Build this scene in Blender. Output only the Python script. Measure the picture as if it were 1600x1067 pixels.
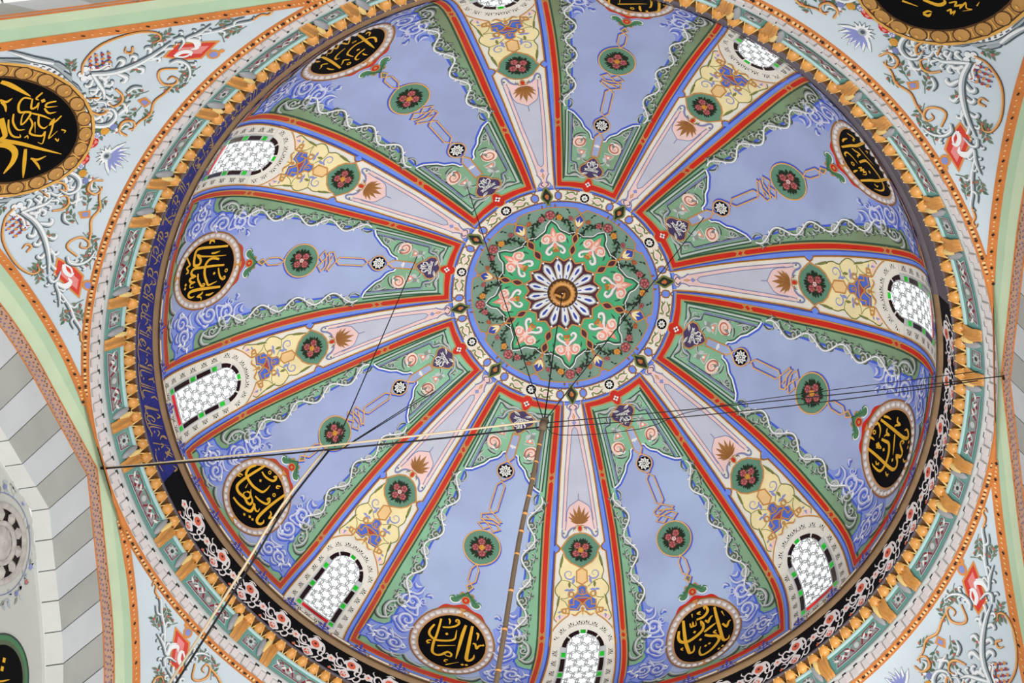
import bpy, math, random
import numpy as np
from mathutils import Vector, Matrix
from mathutils.geometry import delaunay_2d_cdt

for _o in list(bpy.data.objects):
    bpy.data.objects.remove(_o)
SC = bpy.context.scene
COL = SC.collection
random.seed(7)
S, Z0 = 6.0, 1.6            # metres per model unit (lip radius of the cornice = 1), eye height

# ------------------------------------------------------------------ camera, world, light, exposure
CAMR = ((0.98354159, 0.14958790, 0.10133789), (-0.11101464, 0.94282112, -0.31426753), (-0.14255415, 0.29784520, 0.94391025))
CAMC = (0.33392687, -0.95492081)
cam_d = bpy.data.cameras.new('camera'); cam = bpy.data.objects.new('camera', cam_d); COL.objects.link(cam)
cam_d.sensor_width = 36.0; cam_d.lens = 36.0 * 1700 / 1600; cam_d.clip_end = 200
r_, d_, f_ = [Vector(v) for v in CAMR]
cam.matrix_world = Matrix(((r_.x, -d_.x, -f_.x, CAMC[0]*S), (r_.y, -d_.y, -f_.y, CAMC[1]*S), (r_.z, -d_.z, -f_.z, Z0), (0, 0, 0, 1)))
SC.camera = cam
wd = bpy.data.worlds.new('hall_light'); SC.world = wd; wd.use_nodes = True
wd.node_tree.nodes['Background'].inputs[0].default_value = (0.985, 0.99, 1.0, 1)
wd.node_tree.nodes['Background'].inputs[1].default_value = 0.84
def area(name, loc, aim, size, power, col=(1, 1, 1)):
    l = bpy.data.lights.new(name, 'AREA'); l.energy = power; l.size = size; l.color = col
    o = bpy.data.objects.new(name, l); COL.objects.link(o); o.location = loc
    o.rotation_euler = (Vector(aim) - Vector(loc)).to_track_quat('-Z', 'Y').to_euler(); return o
area('hall_windows', (13.0, -3.0, 5.0), (-3, 1, 16), 5.0, 850, (1.0, 0.97, 0.92))
sp = bpy.data.lights.new('dome_fill_spot', 'SPOT'); sp.energy = 4400; sp.spot_size = math.radians(47); sp.spot_blend = .3; sp.shadow_soft_size = 1.2; sp.color = (1.0, .98, .94)
spo = bpy.data.objects.new('dome_fill_spot', sp); COL.objects.link(spo); spo.location = (0.6, 0.4, 0.9); spo.rotation_euler = (math.pi, 0, 0)   # added fill spot with no visible source, aimed up to brighten the dome
SC.view_settings.view_transform = 'Standard'; SC.view_settings.look = 'None'
SC.view_settings.gamma = 1; SC.view_settings.use_curve_mapping = False
SC.view_settings.exposure = 0.34

# ------------------------------------------------------------------ materials
def lin(c):
    return tuple(((v/255)/12.92 if v/255 <= .04045 else ((v/255+.055)/1.055)**2.4) for v in c)
MATS = {}
def mat(name, c, var=.07, scale=2.2, rough=.6, spec=.25, metal=0.0, c2=None, blend=None, emit=0.0):
    m = bpy.data.materials.new(name); m.use_nodes = True; nt = m.node_tree; N = nt.nodes; L = nt.links
    b = N['Principled BSDF']; b.inputs['Roughness'].default_value = rough; b.inputs['Specular IOR Level'].default_value = spec
    b.inputs['Metallic'].default_value = metal
    c = lin(c)
    geo = N.new('ShaderNodeNewGeometry')
    n = N.new('ShaderNodeTexNoise'); n.inputs['Scale'].default_value = scale; n.inputs['Detail'].default_value = 5
    L.new(geo.outputs['Position'], n.inputs['Vector'])
    mx = N.new('ShaderNodeMix'); mx.data_type = 'RGBA'
    rp = N.new('ShaderNodeMapRange'); rp.inputs[1].default_value = .32; rp.inputs[2].default_value = .68
    L.new(n.outputs['Fac'], rp.inputs[0]); L.new(rp.outputs[0], mx.inputs['Factor'])
    mx.inputs['A'].default_value = (*[v*(1-var) for v in c], 1); mx.inputs['B'].default_value = (*[min(1, v*(1+var)) for v in c], 1)
    out = mx.outputs['Result']
    if c2 is not None:
        c2 = lin(c2); n2 = N.new('ShaderNodeTexNoise'); n2.inputs['Scale'].default_value = blend[0]; n2.inputs['Detail'].default_value = 4
        L.new(geo.outputs['Position'], n2.inputs['Vector'])
        sep = N.new('ShaderNodeSeparateXYZ'); L.new(geo.outputs['Position'], sep.inputs[0])
        # wear: grows with the distance from the apex, broken up by noise
        v = N.new('ShaderNodeVectorMath'); v.operation = 'LENGTH'
        cb = N.new('ShaderNodeCombineXYZ'); L.new(sep.outputs[0], cb.inputs[0]); L.new(sep.outputs[1], cb.inputs[1]); L.new(cb.outputs[0], v.inputs[0])
        a = N.new('ShaderNodeMath'); a.operation = 'MULTIPLY_ADD'; L.new(v.outputs['Value'], a.inputs[0]); a.inputs[1].default_value = blend[1]; a.inputs[2].default_value = blend[2]
        dirn = N.new('ShaderNodeVectorMath'); dirn.operation = 'DOT_PRODUCT'; L.new(cb.outputs[0], dirn.inputs[0]); dirn.inputs[1].default_value = (blend[4], blend[5], 0)
        a3 = N.new('ShaderNodeMath'); a3.operation = 'ADD'; L.new(a.outputs[0], a3.inputs[0]); L.new(dirn.outputs['Value'], a3.inputs[1])
        a2 = N.new('ShaderNodeMath'); a2.operation = 'MULTIPLY_ADD'; L.new(n2.outputs['Fac'], a2.inputs[0]); a2.inputs[1].default_value = blend[3]; L.new(a3.outputs[0], a2.inputs[2]); a2.use_clamp = True
        m2 = N.new('ShaderNodeMix'); m2.data_type = 'RGBA'; L.new(a2.outputs[0], m2.inputs['Factor']); L.new(out, m2.inputs['A']); m2.inputs['B'].default_value = (*c2, 1)
        out = m2.outputs['Result']
    L.new(out, b.inputs['Base Color'])
    if emit:
        L.new(out, b.inputs['Emission Color']); b.inputs['Emission Strength'].default_value = emit
    MATS[name] = m
for a in [
 ('plaster', (200, 196, 188)), ('lilac', (168, 175, 218), .08, 1.3), ('lilac_deep', (134, 152, 220), .09, 1.6), ('royal', (72, 98, 208)), ('ochre', (196, 140, 78)), ('ochre_dark', (150, 98, 48)),
 ('band_blue', (112, 144, 234), .07), ('band_blue_dark', (54, 80, 178)), ('rib_white', (232, 228, 216), .05), ('rib_lilac', (196, 200, 214), .04), ('pink', (240, 204, 198)), ('cream', (242, 226, 172)),
 ('slate_blue', (128, 134, 176)), ('brown_leaf', (164, 112, 60), .12, 9), ('leaf_dark', (28, 44, 28)), ('wreath_green', (98, 142, 118), .08), ('rose', (140, 58, 62), .2, 14), ('rose_light', (188, 112, 110), .15, 14), ('rose_orange', (190, 112, 50), .2, 14), ('yellow', (222, 168, 56)),
 ('black', (9, 8, 11), .1, 2.2, .7, .08), ('gold_letter', (228, 172, 44), .08), ('pearl', (214, 208, 206), .05), ('frame_grey', (190, 168, 156)), ('white', (236, 234, 230), .04), ('grey_light', (196, 202, 200)), ('grey_mid', (140, 148, 140)), ('grey_dark', (62, 72, 66)),
 ('purple', (74, 58, 98)), ('olive_line', (122, 128, 66)), ('dark_green', (52, 84, 62)), ('emerald', (74, 176, 122), .08), ('disc_green', (122, 152, 134), .1, 1.6), ('maroon', (84, 30, 46)), ('salmon', (236, 150, 128)), ('flesh', (244, 214, 200)),
 ('knot_blue', (82, 112, 208)), ('knot_red', (176, 70, 54)), ('sky_white', (236, 238, 240)), ('blue_deep', (52, 72, 170)), ('ring_cream', (238, 232, 214)), ('leaf_green', (76, 128, 88)), ('red_bright', (200, 44, 34)),
 ('gold', (222, 156, 76), .16, 7, .27, .6), ('gold_light', (240, 208, 132), .1, 7, .4, .5), ('gold_dark', (96, 62, 26)), ('teal', (112, 162, 152), .06), ('teal_light', (176, 208, 206), .04, 2, .35, .5), ('cartouche_grey', (150, 148, 150), .18, 12), ('crimson', (140, 42, 58)),
 ('dentil', (228, 220, 218), .05), ('dentil_line', (164, 170, 168)), ('dentil_slot', (52, 54, 54)), ('orange_band', (214, 130, 66), .1, 5), ('orange_light', (240, 200, 140)), ('silver', (160, 162, 166), .08, 4, .35, .5),
 ('frieze_black', (12, 12, 16), .1, 2.2, .7, .1), ('frieze_blue', (38, 44, 126), .25, 4), ('frieze_grey', (98, 90, 98), .08, 3), ('frieze_gold', (172, 142, 94)), ('bloom', (238, 230, 228)), ('strip_brown', (140, 112, 82), .1, 5), ('coral', (232, 108, 76)), ('blue_ornament', (70, 76, 168)),
 ('pend_blue', (206, 219, 226), .045, 1.0), ('pend_grey', (170, 180, 184)), ('pend_dark', (84, 94, 100)), ('pend_white', (240, 242, 242), .03), ('scroll_orange', (222, 146, 74)), ('kite_red', (214, 66, 54)), ('kite_pink', (232, 140, 136)), ('spray_green', (116, 128, 108)), ('spray_dark', (84, 112, 86)), ('berry', (196, 104, 88)), ('petal_blue', (140, 148, 204)), ('scroll_pale', (204, 210, 232)), ('moss', (92, 104, 80)),
 ('arch_green', (188, 216, 182), .04), ('arch_green_light', (212, 232, 196), .04), ('arch_pink', (206, 166, 142), .05), ('arch_spot', (120, 122, 170)), ('arch_leaf', (96, 70, 56)), ('marble_white', (212, 217, 219), .06, 1.2), ('marble_grey', (182, 184, 178), .08, 1.2), ('soffit_lit', (232, 232, 226), .04), ('joint', (92, 94, 92)), ('tymp', (196, 196, 190), .05, .8),
 ('roundel_gold', (192, 142, 78), .1, 4), ('roundel_line', (84, 54, 26)), ('roundel_bright', (226, 172, 86)), ('rope', (104, 88, 70)), ('rope_pale', (206, 188, 156)), ('cable', (30, 28, 28)), ('stucco', (190, 184, 176), .16, 9), ('hole', (40, 32, 30)), ('ivory', (240, 226, 204)),
]:
    mat(*a)
# weathered paints: fresh near the rosette, faded towards the rim
mat('green', (140, 196, 160), .08, 1.6, c2=(122, 138, 104), blend=(1.0, .15, -.64, .9, .03, -.055))
mat('red', (204, 38, 22), .08, 3, c2=(172, 84, 64), blend=(1.6, .12, -.92, .9, -.06, .0))
mat('lilac_field', (160, 172, 211), .08, 1.2, c2=(180, 201, 230), blend=(.55, -.02, -.75, 1.8, .015, .05))
mat('glass_white', (240, 246, 248), .05, 3, emit=.74)
mat('glass_green', (24, 150, 34), .3, 6, rough=.2, emit=.55)
mat('glass_red', (176, 12, 18), .5, 2.5, rough=.2, emit=.5)
mat('glass_dark', (30, 8, 12), .3, 5, rough=.2)
mat('tracery', (178, 182, 182), .05)

# ------------------------------------------------------------------ dome geometry (model units)
NODES = [(-.594, 3.301), (-.39, 3.4215), (-.337, 3.4405), (0, 3.503), (.337, 3.4405), (.39, 3.4215), (.594, 3.301), (.786, 3.138), (.90, 2.995), (.9785, 2.837), (.994, 2.73), (.9895, 2.6175)]
def _spl():
    P = np.array(NODES); t = np.r_[0, np.cumsum(np.hypot(*np.diff(P, axis=0).T))]; n = len(P); h = np.diff(t)
    A = np.zeros((n, n)); B = np.zeros((n, 2)); A[0, 0] = A[-1, -1] = 1
    for i in range(1, n-1):
        A[i, i-1] = h[i-1]; A[i, i] = 2*(h[i-1]+h[i]); A[i, i+1] = h[i]
        B[i] = 6*((P[i+1]-P[i])/h[i]-(P[i]-P[i-1])/h[i-1])
    M = np.linalg.solve(A, B); out = []
    for x in np.linspace(t[3], t[-1], 801):
        i = min(np.searchsorted(t, x, side='right')-1, n-2); a = t[i+1]-x; b = x-t[i]; H = h[i]
        out.append(M[i]*a**3/(6*H)+M[i+1]*b**3/(6*H)+(P[i]/H-M[i]*H/6)*a+(P[i+1]/H-M[i+1]*H/6)*b)
    return np.array(out)
PROF = _spl(); PROF[0, 0] = 0
SS = np.r_[0, np.cumsum(np.hypot(*np.diff(PROF, axis=0).T))]; SMAX = SS[-1]
TG = np.gradient(PROF, SS, axis=0)
OFF = np.array([-.01921768, -.00672032])
ANG = np.array([-2.43, -.45, 1.99, 2.04, 1.87, 2.99, 4.18, 2.74, 1.0, -.31, -2.3, -1.35, -.05, -2.13, -4.29, -3.5])
HH = (.01253877, .00116891, -.00310753, -.00158865)
def dlt(th):                # bay angles warped unequal to fit feature positions in image pixels
    u = (np.asarray(th)/22.5) % 16; i = np.floor(u).astype(int); f = u-i
    a, b, c, d = [ANG[(i+k) % 16] for k in (-1, 0, 1, 2)]
    return b+.5*f*(c-a+f*(2*a-5*b+4*c-d+f*(3*(b-c)+d-a)))
def hr(th):                 # drum bent slightly oval, radial harmonics fitted to image pixels
    t = np.radians(th); return HH[0]*np.cos(2*t)+HH[1]*np.sin(2*t)+HH[2]*np.cos(3*t)+HH[3]*np.sin(3*t)
def rs(s): return np.interp(s, SS, PROF[:, 0])
def W(P):
    P = np.asarray(P, float); return np.stack([P[..., 0]*S, P[..., 1]*S, P[..., 2]*S+Z0], -1)
def dome_pt(s, th, h):
    r = np.interp(s, SS, PROF[:, 0]); z = np.interp(s, SS, PROF[:, 1]); tr = np.interp(s, SS, TG[:, 0]); tz = np.interp(s, SS, TG[:, 1])
    w = np.clip((2.9-z)/.28, 0, 1); w = w*w*(3-2*w)
    ta = th+dlt(th); R = r*(1+w*hr(ta))+h*tz; z = z-h*tr; a = np.radians(ta)
    return W(np.stack([R*np.cos(a)+OFF[0]*w, R*np.sin(a)+OFF[1]*w, z], -1))
def dome_map(th0):
    def f(A):
        r = np.maximum(rs(A[:, 1]), 1e-4)
        return dome_pt(A[:, 1], th0+np.degrees(A[:, 0]/r), A[:, 2])
    return f
KP = {1: (1.0647, 2.367), 2: (1.0513, 2.3739), 3: (1.0391, 2.4125), 4: (1.0196, 2.4763), 5: (1.0, 2.4954), 6: (.9983, 2.6058), 7: (.9892, 2.6175)}
ZC, RSP = 1.35, 1.4725
T0 = math.acos((2.367-ZC)/RSP)
def ring_pt(r, z, th):      # th in degrees
    r = np.asarray(r, float); z = np.asarray(z, float)
    k = 1+hr(th); R = r*k
    fade = np.clip((2.4763-z)/(2.4763-2.367), 0, 1)
    dz = (ZC+np.sqrt(np.maximum(RSP**2-(1.0647*k)**2, .01))-2.367)*fade
    a = np.radians(th); return W(np.stack([R*np.cos(a)+OFF[0], R*np.sin(a)+OFF[1], z+dz+0*R], -1))
def ring_map(ka, kb, th0=0.0):     # (x = arc length, v = 0..len from ka to kb, h = towards the axis)
    (ra, za), (rb, zb) = KP[ka], KP[kb]; L = math.hypot(rb-ra, zb-za); ur, uz = (rb-ra)/L, (zb-za)/L
    def f(A):
        r = ra+ur*A[:, 1]-uz*A[:, 2]; z = za+uz*A[:, 1]+ur*A[:, 2]*0-abs(ur)*A[:, 2]
        return ring_pt(r, z, th0+np.degrees(A[:, 0]/ra))
    return f
def sph_pt(az, T, h):
    R = (RSP-h)*np.sin(T); a = np.radians(az)
    return W(np.stack([R*np.cos(a)+OFF[0], R*np.sin(a)+OFF[1], ZC+(RSP-h)*np.cos(T)], -1))
def pend_map(az0):
    def f(A):
        T = T0+A[:, 1]/RSP; return sph_pt(az0+np.degrees(A[:, 0]/(RSP*np.sin(T))), T, A[:, 2])
    return f

# ------------------------------------------------------------------ 2-D drawing kit: shapes in (x, s, h), later laid on the vault
def crv(pts, closed=False, sub=4):
    P = np.array(pts, float).reshape(-1, 2)
    if len(P) < 3: return P
    if closed: Q = np.vstack([P[-1], P, P[0], P[1]])
    else: Q = np.vstack([2*P[0]-P[1], P, 2*P[-1]-P[-2]])
    out = []
    for i in range(1, len(Q)-2):
        a, b, c, d = Q[i-1:i+3]
        for k in range(sub):
            t = k/sub; out.append(.5*((2*b)+(c-a)*t+(2*a-5*b+4*c-d)*t*t+(3*b-a-3*c+d)*t**3))
    if not closed: out.append(P[-1])
    return np.array(out)
def dens(P, step):
    P = np.asarray(P, float); out = []
    for a, b in zip(P, np.roll(P, -1, 0)):
        n = max(1, int(math.ceil(np.hypot(*(b-a))/step)))
        for k in range(n): out.append(a+(b-a)*k/n)
    return np.array(out)
class G:
    def __init__(s): s.V = []; s.F = []; s.M = []; s.arr = None; s.half = False
    def add(s, pts, h, faces, m):
        o = len(s.V)
        for p in pts: s.V.append((p[0], p[1], p[2] if len(p) > 2 else h))
        for f in faces: s.F.append(tuple(o+i for i in f)); s.M.append(m)
    def fill(s, pts, m, h, smooth=False, step=.04):
        P = crv(pts, True) if smooth else np.array(pts, float).reshape(-1, 2)
        P = dens(P, step); n = len(P); V = [Vector(p) for p in P]
        mn, mx = P.min(0), P.max(0); inner = []
        if max(mx-mn) > 1.6*step:
            gx, gy = np.meshgrid(np.arange(mn[0]+step/2, mx[0], step), np.arange(mn[1]+step/2, mx[1], step)); Q = np.stack([gx.ravel(), gy.ravel()], 1)
            a = P; b = np.roll(P, -1, 0)
            for q in Q:
                c = (a[:, 1] > q[1]) != (b[:, 1] > q[1])
                if not c.any(): continue
                xi = a[c, 0]+(q[1]-a[c, 1])/(b[c, 1]-a[c, 1])*(b[c, 0]-a[c, 0])
                if (xi > q[0]).sum() % 2 and np.min(np.hypot(*(P-q).T)) > step*.35: inner.append(Vector(q))
        r = delaunay_2d_cdt(V+inner, [], [list(range(n))], 1, 1e-7)
        s.add([tuple(v) for v in r[0]], h, [tuple(f) for f in r[2]], m)
    def stroke(s, pts, w, m, h, closed=False, smooth=True, taper=0, sub=4, step=.05):
        P = crv(pts, closed, sub) if smooth else np.array(pts, float).reshape(-1, 2)
        if not smooth:
            Q = dens(P, step) if closed else np.vstack([dens(np.vstack([a, b]), step)[:max(1, int(math.ceil(np.hypot(*(b-a))/step)))] for a, b in zip(P[:-1], P[1:])]+[P[-1:]]); P = Q
        n = len(P)
        if n < 2: return
        if closed: d0 = P-np.roll(P, 1, 0); d1 = np.roll(P, -1, 0)-P
        else:
            d = np.diff(P, axis=0); d0 = np.vstack([d[:1], d]); d1 = np.vstack([d, d[-1:]])
        d0 /= np.maximum(np.hypot(*d0.T), 1e-9)[:, None]; d1 /= np.maximum(np.hypot(*d1.T), 1e-9)[:, None]
        t = d0+d1; L = np.hypot(*t.T); bad = L < 1e-6; t[bad] = d1[bad]; t /= np.maximum(np.hypot(*t.T), 1e-9)[:, None]
        nn = np.stack([-t[:, 1], t[:, 0]], 1); k = 1/np.maximum(.55, np.abs((t*d1).sum(1)))
        u = np.linspace(0, 1, n); ww = np.full(n, w/2.)
        if taper == 1: ww = ww*(.15+.85*np.sin(np.pi*np.clip(u*.8+.2, 0, 1))**.7)
        elif taper == 2: ww = ww*(1-.9*u)
        elif taper == 3: ww = ww*(.08+.92*np.sin(np.pi*u)**.6)
        a = P+nn*(ww*k)[:, None]; b = P-nn*(ww*k)[:, None]
        F = [(i, n+i, n+(i+1) % n, (i+1) % n) for i in range(n if closed else n-1)]
        s.add(list(map(tuple, a))+list(map(tuple, b)), h, F, m)
    def disc(s, x, y, rx, m, h, ry=None, n=14, rot=0):
        ry = rx if ry is None else ry; c, q = math.cos(rot), math.sin(rot)
        P = [(x, y)]+[(x+rx*math.cos(2*math.pi*i/n)*c-ry*math.sin(2*math.pi*i/n)*q, y+rx*math.cos(2*math.pi*i/n)*q+ry*math.sin(2*math.pi*i/n)*c) for i in range(n)]
        if max(rx, ry) > .03: s.fill(P[1:], m, h, step=.035)
        else: s.add(P, h, [(0, 1+i, 1+(i+1) % n) for i in range(n)], m)
    def ring(s, x, y, rx, w, m, h, ry=None, n=24):
        ry = rx if ry is None else ry
        s.stroke([(x+rx*math.cos(2*math.pi*i/n), y+ry*math.sin(2*math.pi*i/n)) for i in range(n)], w, m, h, closed=True, smooth=False)
    def strip(s, fl, fr, s0, s1, m, h, ns=24, nx=1):
        rows = np.linspace(s0, s1, ns+1); P = []
        for v in rows:
            a, b = fl(v), fr(v); P += [(a+(b-a)*i/nx, v) for i in range(nx+1)]
        F = [(j*(nx+1)+i, j*(nx+1)+i+1, (j+1)*(nx+1)+i+1, (j+1)*(nx+1)+i) for j in range(ns) for i in range(nx)]
        s.add(P, h, F, m)
    def leaf(s, x, y, ang, L, w, m, h):
        c, q = math.cos(ang), math.sin(ang)
        P = [(x+a*L*c-b*w*q, y+a*L*q+b*w*c) for a, b in ((0, 0), (.3, .42), (.6, .4), (1, 0), (.6, -.4), (.3, -.42))]
        s.add(P, h, [tuple(range(6))], m)
    def box(s, x0, x1, y0, y1, h0, h1, m):
        P = [(x, y, h) for h in (h0, h1) for y in (y0, y1) for x in (x0, x1)]
        s.add(P, 0, [(4, 5, 7, 6), (0, 1, 5, 4), (1, 3, 7, 5), (3, 2, 6, 7), (2, 0, 4, 6)], m)
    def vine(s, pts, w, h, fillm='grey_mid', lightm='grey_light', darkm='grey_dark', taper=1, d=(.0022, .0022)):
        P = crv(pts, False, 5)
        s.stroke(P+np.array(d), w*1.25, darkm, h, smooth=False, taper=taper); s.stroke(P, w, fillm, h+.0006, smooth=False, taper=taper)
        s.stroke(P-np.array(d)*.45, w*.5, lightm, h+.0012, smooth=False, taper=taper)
    def mirror(s):
        g = G(); g.V = [(-x, y, z) for x, y, z in s.V]; g.F = [f[::-1] for f in s.F]; g.M = list(s.M); return g
    def pair(s): s.half = True; return s
    def both(s):
        g = s.mirror(); o = len(s.V); s.V += g.V; s.F += [tuple(i+o for i in f) for f in g.F]; s.M += g.M; return s
def spiral(cx, cy, r, a0, turns=1.6, sgn=1, n=14, r1=.12):
    return [(cx+r*(1-(1-r1)*k/n)*math.cos(a0+sgn*2*math.pi*turns*k/n), cy+r*(1-(1-r1)*k/n)*math.sin(a0+sgn*2*math.pi*turns*k/n)) for k in range(n+1)]

def prop(o, **kw):
    for k, v in kw.items():
        if v: o[k] = v
    return o
def empty(name, loc, **kw):
    o = bpy.data.objects.new(name, None); COL.objects.link(o); o.location = loc; o.empty_display_size = .2; return prop(o, **kw)
def mesh_obj(name, V, F, M, parent=None, smooth=True, **kw):
    """one mesh object from world-space points; children are stored relative to their parent"""
    V = np.asarray(V, float)
    base = Vector((0, 0, 0)); q = parent
    while q is not None: base += q.location; q = q.parent
    own = Vector(V.mean(0)); V = V-np.array(own)
    me = bpy.data.meshes.new(name); me.from_pydata(V.tolist(), [], F)
    names = sorted(set(M)); idx = {n: i for i, n in enumerate(names)}
    for n in names: me.materials.append(MATS[n])
    me.polygons.foreach_set('material_index', [idx[m] for m in M])
    if smooth: me.polygons.foreach_set('use_smooth', [True]*len(F))
    me.update()
    o = bpy.data.objects.new(name, me); COL.objects.link(o); o.location = own-base
    if parent: o.parent = parent
    return prop(o, **kw)
def mk(name, g, mp, parent=None, **kw):
    if not g.V: return None
    if g.arr is None: g.arr = np.array(g.V, float)
    if g.half:
        q = g.mirror(); mesh_obj(name, mp(np.array(q.V, float)), q.F, q.M, parent, **kw)
    return mesh_obj(name, mp(g.arr), g.F, g.M, parent, **kw)
def dup(o, parent, loc):
    c = o.copy(); c.parent = parent; c.location = loc; COL.objects.link(c); return c
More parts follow.
